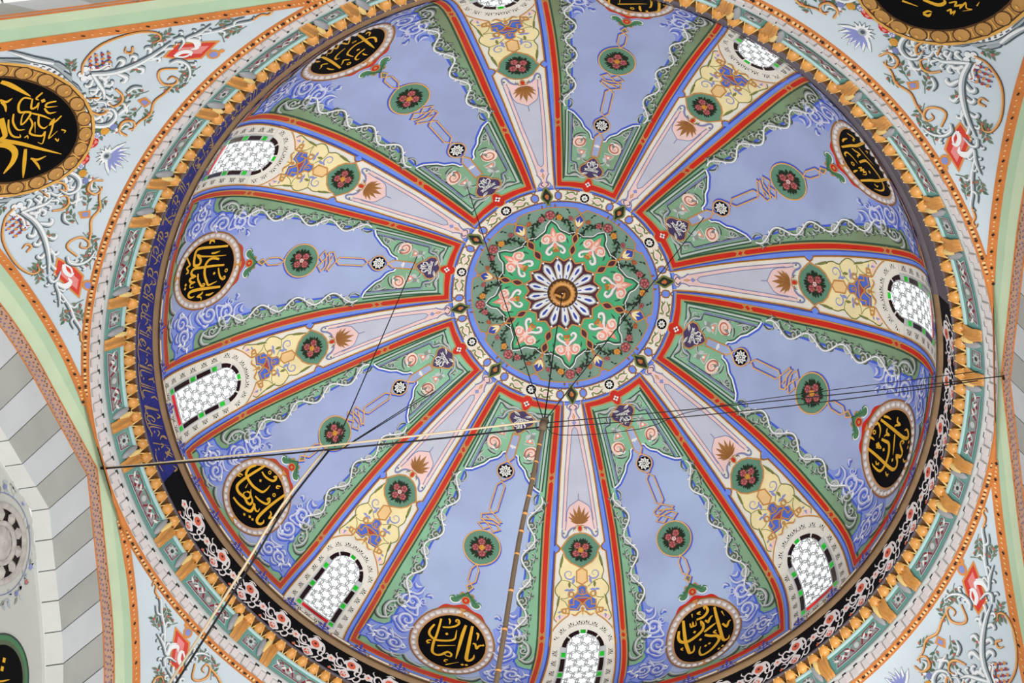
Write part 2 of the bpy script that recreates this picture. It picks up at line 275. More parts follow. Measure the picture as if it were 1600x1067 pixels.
CAL={67.5:[[20,[109,-170,119,-96,121,-13,109,58,97,99,72,94,68,44]],[19,[151,-108,162,-61,148,-21,106,-7,54,-23,6,-54,-7,-92,4,-119,8,-84]],[11,[45,-193,49,-167]],[15,[27,-143,-18,-144,-54,-169,-53,-201,-38,-204,-40,-186]],[11,[-10,-186,10,-181,-8,-166]],[10,[73,-135,72,-109,60,-108,54,-134,54,-108,38,-109,34,-139]],[0,[56,-62]],[14,[-24,-116,-39,-95,-48,-108,-64,-122,-78,-126]],[19,[-102,-177,-99,-105,-105,-3,-121,99,-152,111,-163,83]],[12,[-138,-128,-148,-86]],[14,[-126,-38,-150,-1,-167,-30,-184,-35]],[16,[-3,-34,-44,-51,-88,-66]],[19,[-4,-10,-42,19,-82,41,-93,82,-51,137,-3,163,25,156,35,114,26,74]],[11,[-80,-9,-63,-2,-83,21]],[0,[26,15]],[0,[-5,87]],[0,[-30,79]],[0,[-92,168]],[0,[-116,156]],[11,[139,32,151,39,139,57]]],112.5:[[15,[109,-159,103,-30,104,17,95,84,82,118,54,126,31,107,16,81,2,68,-20,80,-19,102,6,105,20,95]],[14,[136,-104,149,-61,147,-28,130,-7,97,5,53,-10,15,-30,-4,-53,-2,-88,2,-119]],[11,[86,-106,47,-121,16,-143,0,-168,7,-188,20,-187,20,-174,2,-176]],[10,[66,-179,55,-164,54,-140]],[0,[50,-68]],[18,[-42,-171,-39,-103,-44,-2,-54,108]],[19,[-81,-177,-86,-106,-96,-13,-108,74,-121,95,-136,86,-147,59,-143,32]],[9,[120,20,137,30,139,47,124,47,137,60]],[12,[75,47,-22,-3]],[9,[-15,140,-1,144,1,161,-13,160]],[11,[-14,191,-78,130]],[0,[-102,146]],[0,[-125,139]],[12,[-114,-138,-128,-129,-131,-86]],[12,[-113,-56,-128,-54,-143,-25,-149,-42,-160,-55,-177,-59,-169,-70]]],157.5:[[18,[127,-176,145,-33,147,52,133,85,96,91,49,74,16,79,-7,67,0,38,34,25,66,1]],[17,[169,-120,183,-73,173,-34,147,-20,80,-23,22,-46,-1,-65,-4,-99,2,-133]],[12,[71,35,50,21,30,37,35,63,60,73,76,61,71,35]],[10,[95,31,108,-4]],[0,[69,-91]],[13,[108,-134,66,-137,18,-161,5,-188,17,-204,28,-190,9,-191]],[-1,[69,-180]],[-1,[-65,-118]],[13,[12,2,-33,-10,-76,-35,-78,-63,-62,-76,-56,-59,-74,-58]],[10,[173,1,194,16,191,33,172,17]],[10,[-52,-192,-34,-173,-42,-162,-56,-177]],[18,[-113,-184,-103,-79,-102,25,-110,84,-128,104,-149,92,-155,66,-145,49]],[17,[99,148,45,142,-12,119,-42,97,-42,74,-31,45,-26,44,-60,58,-76,48,-70,25]],[0,[-32,150]],[0,[-67,125]],[0,[-92,120]],[11,[-147,-132,-158,-108,-160,-73]],[11,[-130,-27,-150,-18,-160,11,-174,-19,-194,-24]]],202.5:[[17,[137,-143,143,-36,153,71,145,107,111,114,49,104,45,62,74,56,111,91,97,56,81,-40,74,-143]],[16,[10,-141,17,-41,21,38,25,96,7,118,-15,107,-26,85,-32,116,-46,121,-63,98,-64,82,-72,113,-92,110,-93,81]],[16,[55,-93,68,-43,58,-9,26,9,-30,4,-84,-22,-104,-36,-98,-71,-90,-100]],[11,[104,-22,102,-53,110,-89]],[13,[171,7,191,7,188,-18,173,-28]],[11,[113,183,81,159,57,143,43,167,19,147,7,162,7,138]],[13,[-15,59,-50,53,-84,33,-101,18,-100,-3,-88,-1,-89,17]],[12,[-4,-98,-44,-111,-72,-127,-84,-144,-77,-161,-65,-154,-73,-139]],[0,[-35,-71]],[-1,[-29,-163]],[0,[-65,154]],[0,[-88,155]],[17,[-130,-131,-124,-38,-117,59,-121,109,-138,120,-157,99,-154,67]],[11,[-138,5,-151,13,-162,42,-173,14,-192,15]],[11,[-163,-21,-167,-54,-157,-83]]],22.5:[[17,[-82,-186,-81,-99,-86,16,-97,84,-117,122,-136,102,-139,70,-124,50]],[12,[-107,-172,-116,-142,-118,-107]],[12,[-153,-57,-132,-49,-129,-17,-109,-53,-97,-59]],[12,[-39,-211,-55,-201,-49,-179,-29,-160,7,-150]],[-1,[-3,-200]],[11,[34,-221,31,-200,32,-177]],[11,[-65,-114,-45,-110,-42,-82,-30,-109,-16,-117]],[10,[30,-147,36,-131,43,-150,51,-136,39,-121,46,-107,61,-146]],[0,[41,-80]],[17,[4,-128,-1,-98,-5,-60,21,-34,61,-17,98,-13,131,-21,146,-47,147,-94,140,-122]],[17,[91,-202,92,-131,92,-40,87,35,75,90,48,114,24,95,10,62,-8,114,-32,115,-43,77,-55,51,-75,64,-77,91,-60,73]],[12,[-68,-35,-23,-9,24,22]],[0,[45,37]],[0,[-104,153]],[0,[-81,164]],[8,[-15,157,-11,185,-24,205,-10,209]],[8,[117,-102,128,-84,115,-73,128,-65]],[8,[119,23,127,47,116,60,130,66]]],337.5:[[15,[-103,-165,-102,-75,-101,37,-159,419,-193,419,-200,419,-144,149]],[11,[-171,-14,-155,14,-141,34,-128,-7,-121,2]],[11,[-131,-127,-142,-100,-144,-56]],[11,[-85,-81,-67,-63,-48,-36,-40,-76,-29,-76]],[10,[-48,-181,-63,-179,-68,-151,-40,-131,4,-119]],[-1,[-1,-163]],[11,[45,-197,41,-178,39,-153]],[9,[28,-136,28,-107,43,-129,40,-97,55,-112,53,-87,69,-99,66,-133]],[0,[57,-48]],[15,[-3,-94,-8,-52,-7,-9,19,15,60,40,96,53,133,45,158,13,164,-39,152,-91]],[15,[98,-177,103,-84,105,41,50,417,10,419,-26,419,-23,419]],[8,[-84,4,-31,28,22,72]],[12,[-133,419,-69,313,-10,184,13,195]],[0,[52,180]],[8,[-63,75,-63,116,-51,76]],[8,[125,-65,141,-50,134,-29]],[8,[124,122,141,134,126,182]]],247.5:[[14,[126,139,97,-17,87,-104,83,-167]],[13,[117,-118,133,-71,124,-34,93,-24,53,-12,14,-22,-23,-51,-25,-88,-21,-120]],[10,[137,51,154,69,151,32,129,-4]],[-1,[65,42]],[11,[95,165,43,73,47,159,39,188,0,119,2,170,-40,115,-44,151,-69,113]],[11,[7,33,-32,25,-67,5,-77,-26,-62,-38]],[0,[27,-83]],[10,[50,-117,12,-124,-21,-142,-25,-167,-11,-174]],[8,[22,-145,23,-170,31,-188]],[14,[-113,-134,-104,-42,-87,83,-75,159,-83,180]],[11,[-109,168,-113,130,-113,101]],[9,[-118,0,-134,41,-149,20,-167,16]],[8,[-146,-39,-145,-74,-136,-105]],[9,[-46,-120,-64,-88,-79,-101,-97,-114]],[-1,[-67,-150]],[8,[34,270,66,233,97,186]]],292.5:[[10,[-73,-169,1,-134,90,-81]],[11,[-21,419,-64,-163]],[-1,[13,-183]],[13,[50,-132,57,-171,67,-193]],[11,[101,419,114,-55,104,-127]],[0,[98,-174]],[17,[154,419,147,419,161,-92,154,-163]],[-1,[192,-16]],[13,[-138,-47,-129,-122,-119,-198]]]}
CUL=[[18,[216,758,213,723,201,673,183,610]],[21,[57,676,25,656,-18,628,-40,647]],[16,[-45,667,-41,635,-38,552,-42,464,-44,358]],[25,[-63,637,-60,594,-82,556,-130,548,-189,566]],[15,[-58,518,-125,496,-192,476]],[10,[-96,479,-95,448,-69,418]],[10,[-97,470,-118,438,-139,418]],[11,[136,722,133,693,156,677]],[11,[129,713,116,690,89,672]],[9,[173,602,168,633,135,638,102,619,109,592,108,571,70,573,48,585,88,599,109,592]],[8,[174,597,131,580,142,563,161,562,129,551]],[8,[213,572,181,583,175,569]],[0,[177,550]],[8,[190,497,171,527,153,523,169,480]],[8,[145,528,128,499,142,471]],[8,[109,566,109,518,102,474]],[8,[111,536,66,514,54,485,70,475]],[8,[131,442,102,451,78,468,105,464,51,449,14,443,58,423]],[8,[85,563,59,539,17,531,17,479,38,472,-15,459,-15,482]],[7,[73,535,22,510]],[8,[88,638,51,623,22,590,29,559]],[8,[58,646,19,628,-11,598,-10,564,4,571]],[6,[-8,545,3,536,-10,527]],[6,[68,411,67,392,54,392]],[6,[21,417,12,401,25,402]]]
CUR=[[13,[0,414,55,444]],[14,[46,486,95,515,104,546,89,558]],[8,[88,436,93,461,106,471]],[11,[90,434,108,444,107,464]],[7,[135,524,139,543,151,530,153,552,162,530]],[7,[114,560,126,588,137,570,147,595,154,580,149,616,168,601,183,614,169,577]],[7,[182,644,175,667]]]
# ------------------------------------------------------------------ the dome shell
def grid_obj(name, pts, closed_u, m, **kw):     # pts[i][j] array (nu, nv, 3)
    nu, nv = pts.shape[:2]; F = []
    for i in range(nu if closed_u else nu-1):
        for j in range(nv-1): F.append((i*nv+j, ((i+1) % nu)*nv+j, ((i+1) % nu)*nv+j+1, i*nv+j+1))
    return mesh_obj(name, pts.reshape(-1, 3), F, [m]*len(F), **kw)
th = np.arange(0, 360, 2.5); sv = np.r_[np.linspace(.02, SMAX, 44)]
a = np.array([[dome_pt(s, t, 0.0) for s in sv] for t in th]); b = np.array([[dome_pt(s, t, -.03) for s in sv[::-1]] for t in th])
grid_obj('ceiling', np.concatenate([a, b], 1), True, 'plaster', kind='structure', label='plastered dome shell behind all the painted panels')

# bay widths: rib edge (w1), blue / red seam (w2), red / green seam (w3), as half widths from the rib axis
def tab(*p): xs, ys = p[::2], p[1::2]; return lambda v: float(np.interp(v, xs, ys))
w1 = tab(.36, .029, .44, .036, .62, .0565, .73, .0665, .81, .0745, .9, .0825, .98, .0885, 1.06, .093, 1.15, .097, 1.30, .104, 1.47, .109)
w2 = tab(.36, .036, .381, .0387, .62, .073, .727, .087, .81, .096, .89, .102, .98, .1085, 1.06, .1125, 1.155, .116, 1.30, .122, 1.47, .127)
w3 = tab(.398, .0595, .53, .079, .736, .106, .82, .1155, .9, .1215, .98, .1265, 1.07, .1295, 1.16, .132, 1.3, .138, 1.47, .142)
pw = lambda v: .3927*float(rs(v))-w2(v)
pr = lambda v: .3927*float(rs(v))-w3(v)
H1, H2, H3, H4, H5, H6 = .0012, .002, .0028, .0036, .0044, .0052
def K(*p): return [(p[i]/1000., p[i+1]/1000.) for i in range(0, len(p), 2)]
def mirr(P): return [(-x, y) for x, y in P]

# ---- a panel (bay between two window ribs); every part is its own drawing
P = {}
g = P['green_ground'] = G(); g.strip(lambda v: -pr(v), pr, .399, 1.418, 'green', H1, 60, 10)
g = P['red_border'] = G()
gaps = ((.612, .652), (1.150, 1.192))
def segs(a, b):
    out = []; c = a
    for p, q in gaps: out.append((c, p)); c = q
    return out+[(c, b)]
for sg in (-1, 1):
    for a, b in segs(.39, 1.43):
        i0, i1 = (lambda v: sg*pr(v)), (lambda v: sg*pw(v))
        g.strip(i0, i1, a, b, 'red', H2, max(2, int((b-a)/.03)), 2)
        for e in (a, b):
            if .4 < e < 1.4: g.stroke([(sg*pr(e), e), (sg*(pr(e)+pw(e))/2, e+(.012 if e == b else -.012)), (sg*pw(e), e)], .004, 'ochre', H3, smooth=False); g.fill([(sg*pr(e), e), (sg*(pr(e)+pw(e))/2, e+(.012 if e == b else -.012)), (sg*pw(e), e)], 'red', H2)
    for p, q in gaps:
        m = (p+q)/2; c = sg*(pr(m)+pw(m))/2
        D = [(c, m-.013), (c+.010, m), (c, m+.013), (c-.010, m)]
        g.fill([(c, m-.009), (c+.007, m), (c, m+.009), (c-.007, m)], 'red', H2); g.stroke(D, .004, 'ochre', H3, closed=True, smooth=False)
g.fill(K(-110, 384, -16, 381, -12, 374, 0, 369, 12, 374, 16, 381, 110, 384, 95, 400, 16, 403, 12, 414, 0, 430, -12, 414, -16, 403, -95, 400), 'red', H2)
g.fill([(-pw(1.437), 1.437), (-pr(1.413), 1.413), (pr(1.413), 1.413), (pw(1.437), 1.437)], 'red', H2+.0001)
g = P['ochre_lines'] = G()
for sg in (-1, 1):
    g.stroke([(sg*pr(v), v) for v in np.linspace(.4, 1.413, 30)], .0042, 'ochre', H3, smooth=False); g.stroke([(sg*pw(v), v) for v in np.linspace(.383, 1.437, 30)], .0042, 'ochre', H3, smooth=False)
    g.stroke([(sg*(pr(v)-.0055), v) for v in np.linspace(.41, 1.405, 30)], .005, 'dark_green', H2, smooth=False)
g.stroke(K(-110, 383, -16, 381, -12, 374, 0, 369, 12, 374, 16, 381, 110, 383), .004, 'ochre', H3, smooth=False)
g.stroke(K(-93, 400, -16, 403, -12, 414, 0, 430, 12, 414, 16, 403, 93, 400), .004, 'ochre', H3, smooth=False)
g.stroke([(-pr(1.413), 1.413), (pr(1.413), 1.413)], .004, 'ochre', H3, smooth=False); g.stroke([(-pw(1.437), 1.437), (pw(1.437), 1.437)], .004, 'ochre', H3, smooth=False)
for dx, ds in ((0, .006), (0, -.006), (.006, 0), (-.006, 0)): g.disc(dx, .399+ds, .0038, 'white', H4, n=8)
g.disc(0, .399, .003, 'black', H4, n=6)
# the lilac field
LAMB = K(0, 605, 17, 575, 26, 581, 29, 592, 37, 604, 48, 612, 58, 620, 70, 640, 78, 648, 86, 656, 103, 673, 116, 680, 125, 684)
SIDE = K(126, 692, 133, 810, 144, 900, 154, 960, 163, 1035, 175, 1123, 186, 1215, 190, 1275)
TAIL = K(190, 1275, 200, 1290, 222, 1298, 243, 1300, 250, 1385, 228, 1378, 208, 1392, 185, 1384, 165, 1392)
half = LAMB+SIDE[1:]+TAIL[1:]
g = P['foot_blue_band'] = G(); g.fill([(-pw(1.44), 1.4385), (pw(1.44), 1.4385), (pw(1.451), 1.451), (-pw(1.451), 1.451)], 'band_blue', H2); g.stroke([(-pw(1.451), 1.4515), (pw(1.451), 1.4515)], .003, 'ochre_dark', H3, smooth=False)
g = P['lilac_field'] = G(); g.fill(half+mirr(half[1:])[::-1], 'lilac_field', H2, step=.032)
g = P['blue_corner'] = G()
for q in (1,):
    g.fill([(q*x, y) for x, y in K(160, 1050, 175, 1123, 186, 1215, 190, 1275, 200, 1290, 222, 1298, 243, 1300, 250, 1385, 228, 1378, 208, 1392, 185, 1384, 165, 1392, 120, 1385, 100, 1340, 122, 1270, 118, 1210, 100, 1165, 122, 1150, 128, 1110, 150, 1090)], 'lilac_deep', H2+.0004, step=.03)
    g.stroke([(q*x, y) for x, y in TAIL], .005, 'royal', H3, smooth=False)
g.pair()
g = P['royal_edge'] = G()
g.stroke([(x-.002, y+.004) for x, y in LAMB[1:]], .007, 'royal', H2+.0003, smooth=False); g.stroke([(x-.003, y) for x, y in SIDE], .0065, 'royal', H3, smooth=False); g.pair()
# lambrequin corners
g = P['lambrequin'] = G()
g.fill(LAMB[1:]+K(128, 684, 90, 421, 12, 420, 40, 440, 42, 470, 28, 478, 16, 500, 14, 560), 'green', H2+.0006, step=.032)
g.stroke(LAMB[1:], .0045, 'pend_white', H4, smooth=False); g.stroke([(x+.003, y-.004) for x, y in LAMB[2:]], .0035, 'dark_green', H3, smooth=False)
for off, w, m in ((.0, .004, 'dark_green'), (.0055, .0045, 'grey_light'), (.010, .003, 'dark_green')):
    g.stroke([(.131-off, .682), (.0895-off, .419+off), (.012, .424+off)], w, m, H3+.0003, smooth=False)
g.stroke(K(109, 680, 79, 476, 58, 472, 50, 452), .008, 'slate_blue', H3, smooth=False); g.stroke(K(106, 680, 76, 480, 56, 476, 47, 455), .003, 'grey_dark', H3+.0003, smooth=False)
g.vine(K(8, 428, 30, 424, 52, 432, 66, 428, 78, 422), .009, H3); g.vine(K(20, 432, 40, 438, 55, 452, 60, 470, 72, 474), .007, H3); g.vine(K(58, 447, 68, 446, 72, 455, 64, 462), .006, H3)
g.vine(K(22, 483, 36, 488, 44, 500, 42, 512), .006, H3)
g.leaf(.043, .497, .6, .022, .02, 'grey_mid', H4); g.leaf(.043, .497, 2.2, .022, .016, 'grey_light', H4); g.leaf(.045, .497, -.6, .018, .012, 'grey_light', H4)
g.fill(K(32, 525, 44, 506, 62, 528), 'salmon', H3); g.stroke(K(32, 527, 44, 505, 64, 530, 30, 533), .0035, 'grey_light', H4); g.disc(.047, .519, .0045, 'pend_white', H4, n=8)
g.disc(.063, .560, .0255, 'grey_dark', H3, n=20); g.disc(.062, .559, .0235, 'flesh', H3+.0004, n=20)
g.stroke(spiral(.062, .560, .0195, 2.2, 1.7, 1, 22), .007, 'salmon', H4, taper=2); g.stroke(spiral(.062, .560, .0215, 2.0, 1.7, 1, 22), .0022, 'roundel_line', H5, taper=2)
g.stroke(K(42, 575, 52, 580, 64, 572), .005, 'pend_white', H4, taper=3); g.leaf(.052, .577, -1.2, .018, .012, 'grey_mid', H4)
g.vine(K(44, 592, 60, 592, 76, 584, 86, 570, 92, 590), .005, H3); g.vine(spiral(.083, .628, .011, 1, 1.4, -1, 9), .0045, H3)
g.vine(K(60, 612, 72, 622, 86, 642, 104, 652), .005, H3); g.vine(K(84, 600, 94, 622, 100, 650), .006, H3)
g.pair()
g = P['grotesque_mask'] = G()
B = K(4, 424, 16, 431, 28, 435, 40, 446, 41, 462, 33, 472, 26, 476, 20, 488, 12, 498, 0, 507)
Bf = B+mirr(B[:-1])[::-1]
g.fill(Bf, 'purple', H4); g.stroke(Bf, .0045, 'ochre', H5, closed=True, smooth=False)
for q in (1, -1):
    for x, y, an, L in ((2, 452, .3, 26), (2, 456, .9, 24), (4, 462, -.5, 24), (4, 468, 1.5, 26), (8, 444, -.3, 26), (6, 474, 1.9, 18)):
        an2 = an if q > 0 else math.pi-an; g.leaf(q*x/1000, y/1000, an2, L/1000, .009, 'white', H5); g.leaf(q*x/1000+.001, y/1000+.001, an2, L*.8/1000, .004, 'grey_mid', H6)
    g.stroke([(q*x, y) for x, y in K(4, 480, 16, 484, 18, 472, 10, 470)], .003, 'white', H5, taper=1)
g.disc(0, .458, .006, 'white', H6, n=8); g.disc(0, .458, .0025, 'purple', H6+.0005, n=6)
g.fill(K(-12, 512, 12, 512, 14, 585, 0, 604, -14, 585), 'lilac_field', H3+.0004); g.stroke(K(-12, 510, 12, 510, 14, 586, 0, 606, -14, 586), .0045, 'ochre', H4, closed=True, smooth=False)
for x, y, an in ((0, .548, .4), (0, .548, 2.6), (0, .548, 1.55), (0, .556, -.5), (0, .556, 3.6)): g.leaf(x, y, an, .013, .007, 'white', H4)
# the strap chain down the middle
g = P['strap_chain'] = G()
def strap(pts, closed=False):
    q = np.array(pts); g.stroke(q+np.array([-.003, .003]), .005, 'royal', H3, closed=closed, smooth=False); g.stroke(q, .0046, 'ochre', H4, closed=closed, smooth=False); g.stroke(q+np.array([.0006, -.0006]), .0016, 'orange_light', H4+.0004, closed=closed, smooth=False)
strap([(.0265*math.sin(t)*(1 if abs(math.cos(t)) < .9 else .8), .6385-.0265*math.cos(t)*(1 if abs(math.cos(t)) < .95 else 1.22)) for t in np.linspace(0, 2*math.pi, 25)[:-1]], True)
strap(K(0, 606, -13, 586)); strap(K(0, 606, 13, 586))
strap(K(0, 676, 13, 690, 13, 774, 0, 786, -13, 774, -13, 690), True)
strap(K(0, 785, -35, 808, -26, 814, 18, 800)); strap(K(0, 785, 32, 800, 28, 816, -12, 806, -34, 818)); strap(K(28, 816, 6, 824, -20, 846, -38, 834, -22, 820, 16, 822, 34, 832, 12, 846, -8, 830))
strap(K(0, 966, 12, 986, 12, 1024, 0, 1036, -12, 1024, -12, 986), True); strap(K(0, 1036, 10, 1046, 0, 1063, -10, 1046), True)
g.fill(K(0, 1040, 7, 1047, 0, 1057, -7, 1047), 'olive_line', H3)
circ = [(.0575*math.sin(t), .9075-.0575*math.cos(t)*(1.0 if math.cos(t) > -.97 else 1.03)) for t in np.linspace(0, 2*math.pi, 37)[:-1]]
strap(circ, True)
def rose_g(m, m2, r):
    q = G(); q.disc(0, 0, r, m, H5, n=12)
    for k in range(5): q.leaf(0, 0, k*1.2566, r*.95, r*.8, m2, H5+.0004)
    for k in range(5): q.leaf(0, 0, .6+k*1.2566, r*.6, r*.55, m, H5+.0008)
    q.disc(r*.1, 0, r*.18, m2, H5+.0012, n=6); return q
def shift(q, x, y, f=1.0, dh=0):
    n = G(); n.V = [(x+a*f, y+b*f, h+dh) for a, b, h in q.V]; n.F = q.F; n.M = q.M; return n
def wreath(cy, R, n, seed):
    """green ground, a ragged dark leaf ring, roses round a centre flower"""
    rd = random.Random(seed); lf = G()
    for k in range(44):
        t = 2*math.pi*k/44; r0 = R*.62; lf.leaf(r0*math.cos(t), cy+r0*math.sin(t), t+rd.uniform(-.4, .4), R*rd.uniform(.32, .46), R*.17, 'leaf_dark', H4)
    lf.disc(0, cy, R*.74, 'leaf_dark', H4+.0002, n=24)
    for k in range(8): t = rd.uniform(0, 6.28); lf.leaf(R*.4*math.cos(t), cy+R*.4*math.sin(t), t+1.4, R*.3, R*.12, 'leaf_green', H4+.0005)
    rs_ = []
    a0 = rd.uniform(0, 6.28)
    for k in range(n):
        t = a0+2*math.pi*k/n; rs_.append(shift(rose_g('rose', 'rose_light', R*.30), R*.47*math.cos(t), cy+R*.47*math.sin(t)))
    rs_.append(shift(rose_g('yellow', 'rose_orange', R*.22) if seed % 3 else rose_g('rose_light', 'white', R*.2), 0, cy, 1, .001))
    return lf, rs_
g = P['medallion_ground'] = G(); g.fill(circ, 'wreath_green', H3); 
DA = G(); DA.disc(0, .6385, .0235, 'black', H4, n=18)
for k in range(9): t = k*2*math.pi/9; DA.leaf(.003*math.cos(t), .6385+.003*math.sin(t), t, .0185, .012, 'white', H5); DA.leaf(.006*math.cos(t), .6385+.006*math.sin(t), t+.15, .011, .004, 'grey_mid', H5+.0004)
DA.disc(0, .6385, .0055, 'black', H6, n=8); DA.disc(0, .6385, .003, 'white', H6+.0004, n=6)
P['daisy'] = DA
# leaf spray above the calligraphy roundel
g = P['leaf_spray'] = G()
g.fill([(.1235*math.sin(t), 1.262-.135*math.cos(t)) for t in np.linspace(-.72, .72, 13)]+[((.1235+.017*math.cos(2*t))*math.sin(t), 1.262-(.135+.014*math.cos(2.1*t)+.004*math.cos(14*t))*math.cos(t)) for t in np.linspace(.72, -.72, 25)], 'red', H3)
q = G()
q.fill(K(0, 1062, 8, 1072, 20, 1074, 26, 1084, 32, 1084, 30, 1092, 40, 1088, 50, 1096, 46, 1110, 34, 1114, 24, 1108, 16, 1094, 0, 1084), 'leaf_green', H4); q.stroke(K(12, 1096, 20, 1108, 34, 1114, 46, 1108, 46, 1098, 38, 1096), .0035, 'white', H5, taper=1); q.stroke(K(0, 1066, 10, 1078, 24, 1092, 36, 1102), .0035, 'dark_green', H5, taper=2)
q.stroke(K(8, 1072, 18, 1072, 22, 1082), .003, 'ochre', H5); q.both(); g.V += [(x, y, z) for x, y, z in q.V]; o_ = len(g.V)-len(q.V); g.F += [tuple(i+o_ for i in f) for f in q.F]; g.M += q.M
g.disc(0, 1.096, .0125, 'red_bright', H5, n=12); g.ring(0, 1.096, .0125, .003, 'ochre', H6, n=12); g.disc(0, 1.096, .005, 'ochre', H6, n=8)
# rinceau fringe along the two long sides
g = P['scroll_fringe'] = G()
def side_x(v): return float(np.interp(v, [p[1] for p in SIDE], [p[0] for p in SIDE]))
def fr(v, d): return (side_x(v)+d, v)
n0 = 0
lam = .128; v0 = .70
wave = [fr(v, .0165*math.sin(2*math.pi*(v-v0)/lam+.6)-.001) for v in np.linspace(v0, 1.18, 58)]
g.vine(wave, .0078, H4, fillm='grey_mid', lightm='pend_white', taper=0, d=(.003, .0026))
for k in range(8):
    v = v0+.036+k*lam/2; sg = 1 if k % 2 else -1; r = .0125+.0006*k
    c = fr(v, sg*-.004); a0 = -1.2 if sg > 0 else 1.9
    g.disc(c[0]+.003, c[1]+.001, r*1.12, 'grey_dark', H3+.0003, n=14); g.disc(c[0]+.002, c[1], r*1.02, 'moss' if sg > 0 else 'grey_light', H3+.0008, n=14); g.vine(spiral(c[0]+.002, c[1], r, a0, 1.35, sg, 12), .0062, H4, d=(.002, .002))
    for u_ in (-.02, .004, .026): g.vine([(c[0]+.012, c[1]+u_), (c[0]+.021, c[1]+u_+.006), (c[0]+.022, c[1]+u_+.015)], .006, H3+.0012, taper=2, d=(.002, .002))
    c2 = fr(v+.02, sg*.016); g.leaf(c2[0], c2[1], 1.2*sg+1.57, .020, .010, 'grey_mid', H4); g.leaf(c2[0]-.002, c2[1], 1.2*sg+1.2, .016, .006, 'white', H5)
    c3 = fr(v-.012, .020); g.leaf(c3[0], c3[1], -1.0, .018, .009, 'grey_dark', H3); g.leaf(c3[0]-.001, c3[1]-.001, -.6, .017, .008, 'grey_mid', H4); g.leaf(c3[0]-.002, c3[1], -1.5, .014, .005, 'grey_light', H5)
g.vine(K(118, 690, 110, 706, 116, 722, 128, 728), .0045, H4)
g.pair()
g = P['corner_scrolls'] = G()
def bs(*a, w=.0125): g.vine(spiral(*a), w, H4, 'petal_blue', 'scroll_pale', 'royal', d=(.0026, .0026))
bs(.150, 1.165, .027, .4, 1.5, 1, 16); bs(.148, 1.235, .030, 2.6, 1.6, -1, 18, w=.012); bs(.196, 1.335, .024, 1.0, 1.5, 1, 16); bs(.152, 1.345, .026, -1.0, 1.5, -1, 16); bs(.120, 1.150, .013, 2.5, 1.2, -1, 9, w=.006)
for c in (K(128, 1100, 134, 1126, 150, 1138, 176, 1136), K(122, 1150, 130, 1180, 126, 1205, 150, 1205, 178, 1196), K(178, 1262, 150, 1282, 128, 1270), K(126, 1300, 140, 1312, 168, 1305, 180, 1290), K(222, 1310, 232, 1335, 218, 1350, 232, 1368), K(96, 1128, 104, 1120, 116, 1130)):
    g.vine(c, .010, H4, 'petal_blue', 'scroll_pale', 'royal', taper=3, d=(.0028, .0028))
for c in (K(196, 1190, 214, 1206, 220, 1235, 204, 1262, 196, 1240), K(205, 1262, 222, 1270, 236, 1262, 240, 1240), K(176, 1180, 196, 1172, 206, 1184), K(190, 1392, 160, 1402, 130, 1392, 112, 1376), K(112, 1376, 94, 1396, 60, 1404, 48, 1396), K(150, 1392, 140, 1406, 122, 1404)):
    g.vine(c, .010, H4, taper=1, d=(.003, .003))
g.vine(spiral(.206, 1.225, .014, 0, 1.3, 1, 10), .006, H4)
for x, y, an in ((205, 1330, .5), (212, 1345, 1.5), (226, 1325, .2), (135, 1330, 2.5), (140, 1250, 1.2), (160, 1190, .5), (168, 1320, 0)): g.leaf(x/1000, y/1000, an, .022, .009, 'pend_white', H5)
for c in (K(136, 1106, 150, 1112, 160, 1104), K(170, 1150, 182, 1165, 180, 1180), K(126, 1262, 140, 1272, 156, 1264), K(178, 1236, 184, 1250, 176, 1262), K(182, 1300, 170, 1310, 160, 1330), K(208, 1312, 196, 1304, 186, 1310), K(130, 1362, 140, 1376, 156, 1378), K(176, 1360, 190, 1372, 206, 1366), K(116, 1340, 124, 1352, 136, 1350), K(120, 1172, 132, 1168, 138, 1178)):
    g.vine(c, .012, H3+.0008, 'petal_blue', 'scroll_pale', 'royal', taper=3, d=(.0022, .0022))
g.pair()
# calligraphy roundel
MD = {}
EL = lambda a, b, n=40: [(a*math.sin(t), 1.262-b*math.cos(t)) for t in np.linspace(0, 2*math.pi, n+1)[:-1]]
g = MD['frame'] = G(); g.fill(EL(.1235, .135), 'frame_grey', H4, step=.03); g.stroke(EL(.1235, .135), .0045, 'ochre_dark', H5, closed=True, smooth=False); g.stroke(EL(.1005, .1105), .004, 'ochre', H5+.0003, closed=True, smooth=False)
g = MD['disc'] = G(); g.fill(EL(.0985, .1085), 'black', H5, step=.03)
g = MD['clasp'] = G()
for y in (1.137, 1.387): g.fill([(-.009, y-.012), (.009, y-.012), (.012, y+.012), (-.012, y+.012)], 'ochre', H6); g.stroke([(-.011, y-.012), (-.004, y), (-.012, y+.012)], .003, 'ochre_dark', H6+.0004, smooth=False)
g = MD['pearl_string'] = G()
for k in range(34):
    t = 2*math.pi*(k+.5)/34; x, y = .1125*math.sin(t), 1.262-.1235*math.cos(t); an = math.atan2(.1235*math.sin(t), .1125*math.cos(t)); c, q = math.cos(an), math.sin(an)
    ring = [(x+u*.0088*c-v*.0052*q, y+u*.0088*q+v*.0052*c, H5+hh) for u, v, hh in ((-1.12, 0, 0), (-.66, -1.1, 0), (.66, -1.1, 0), (1.12, 0, 0), (.66, 1.1, 0), (-.66, 1.1, 0), (-.4, 0, .005), (.4, 0, .005))]
    g.add(ring, 0, [(0, 1, 6), (1, 2, 7, 6), (2, 3, 7), (3, 4, 7), (4, 5, 6, 7), (5, 0, 6)], 'pearl')
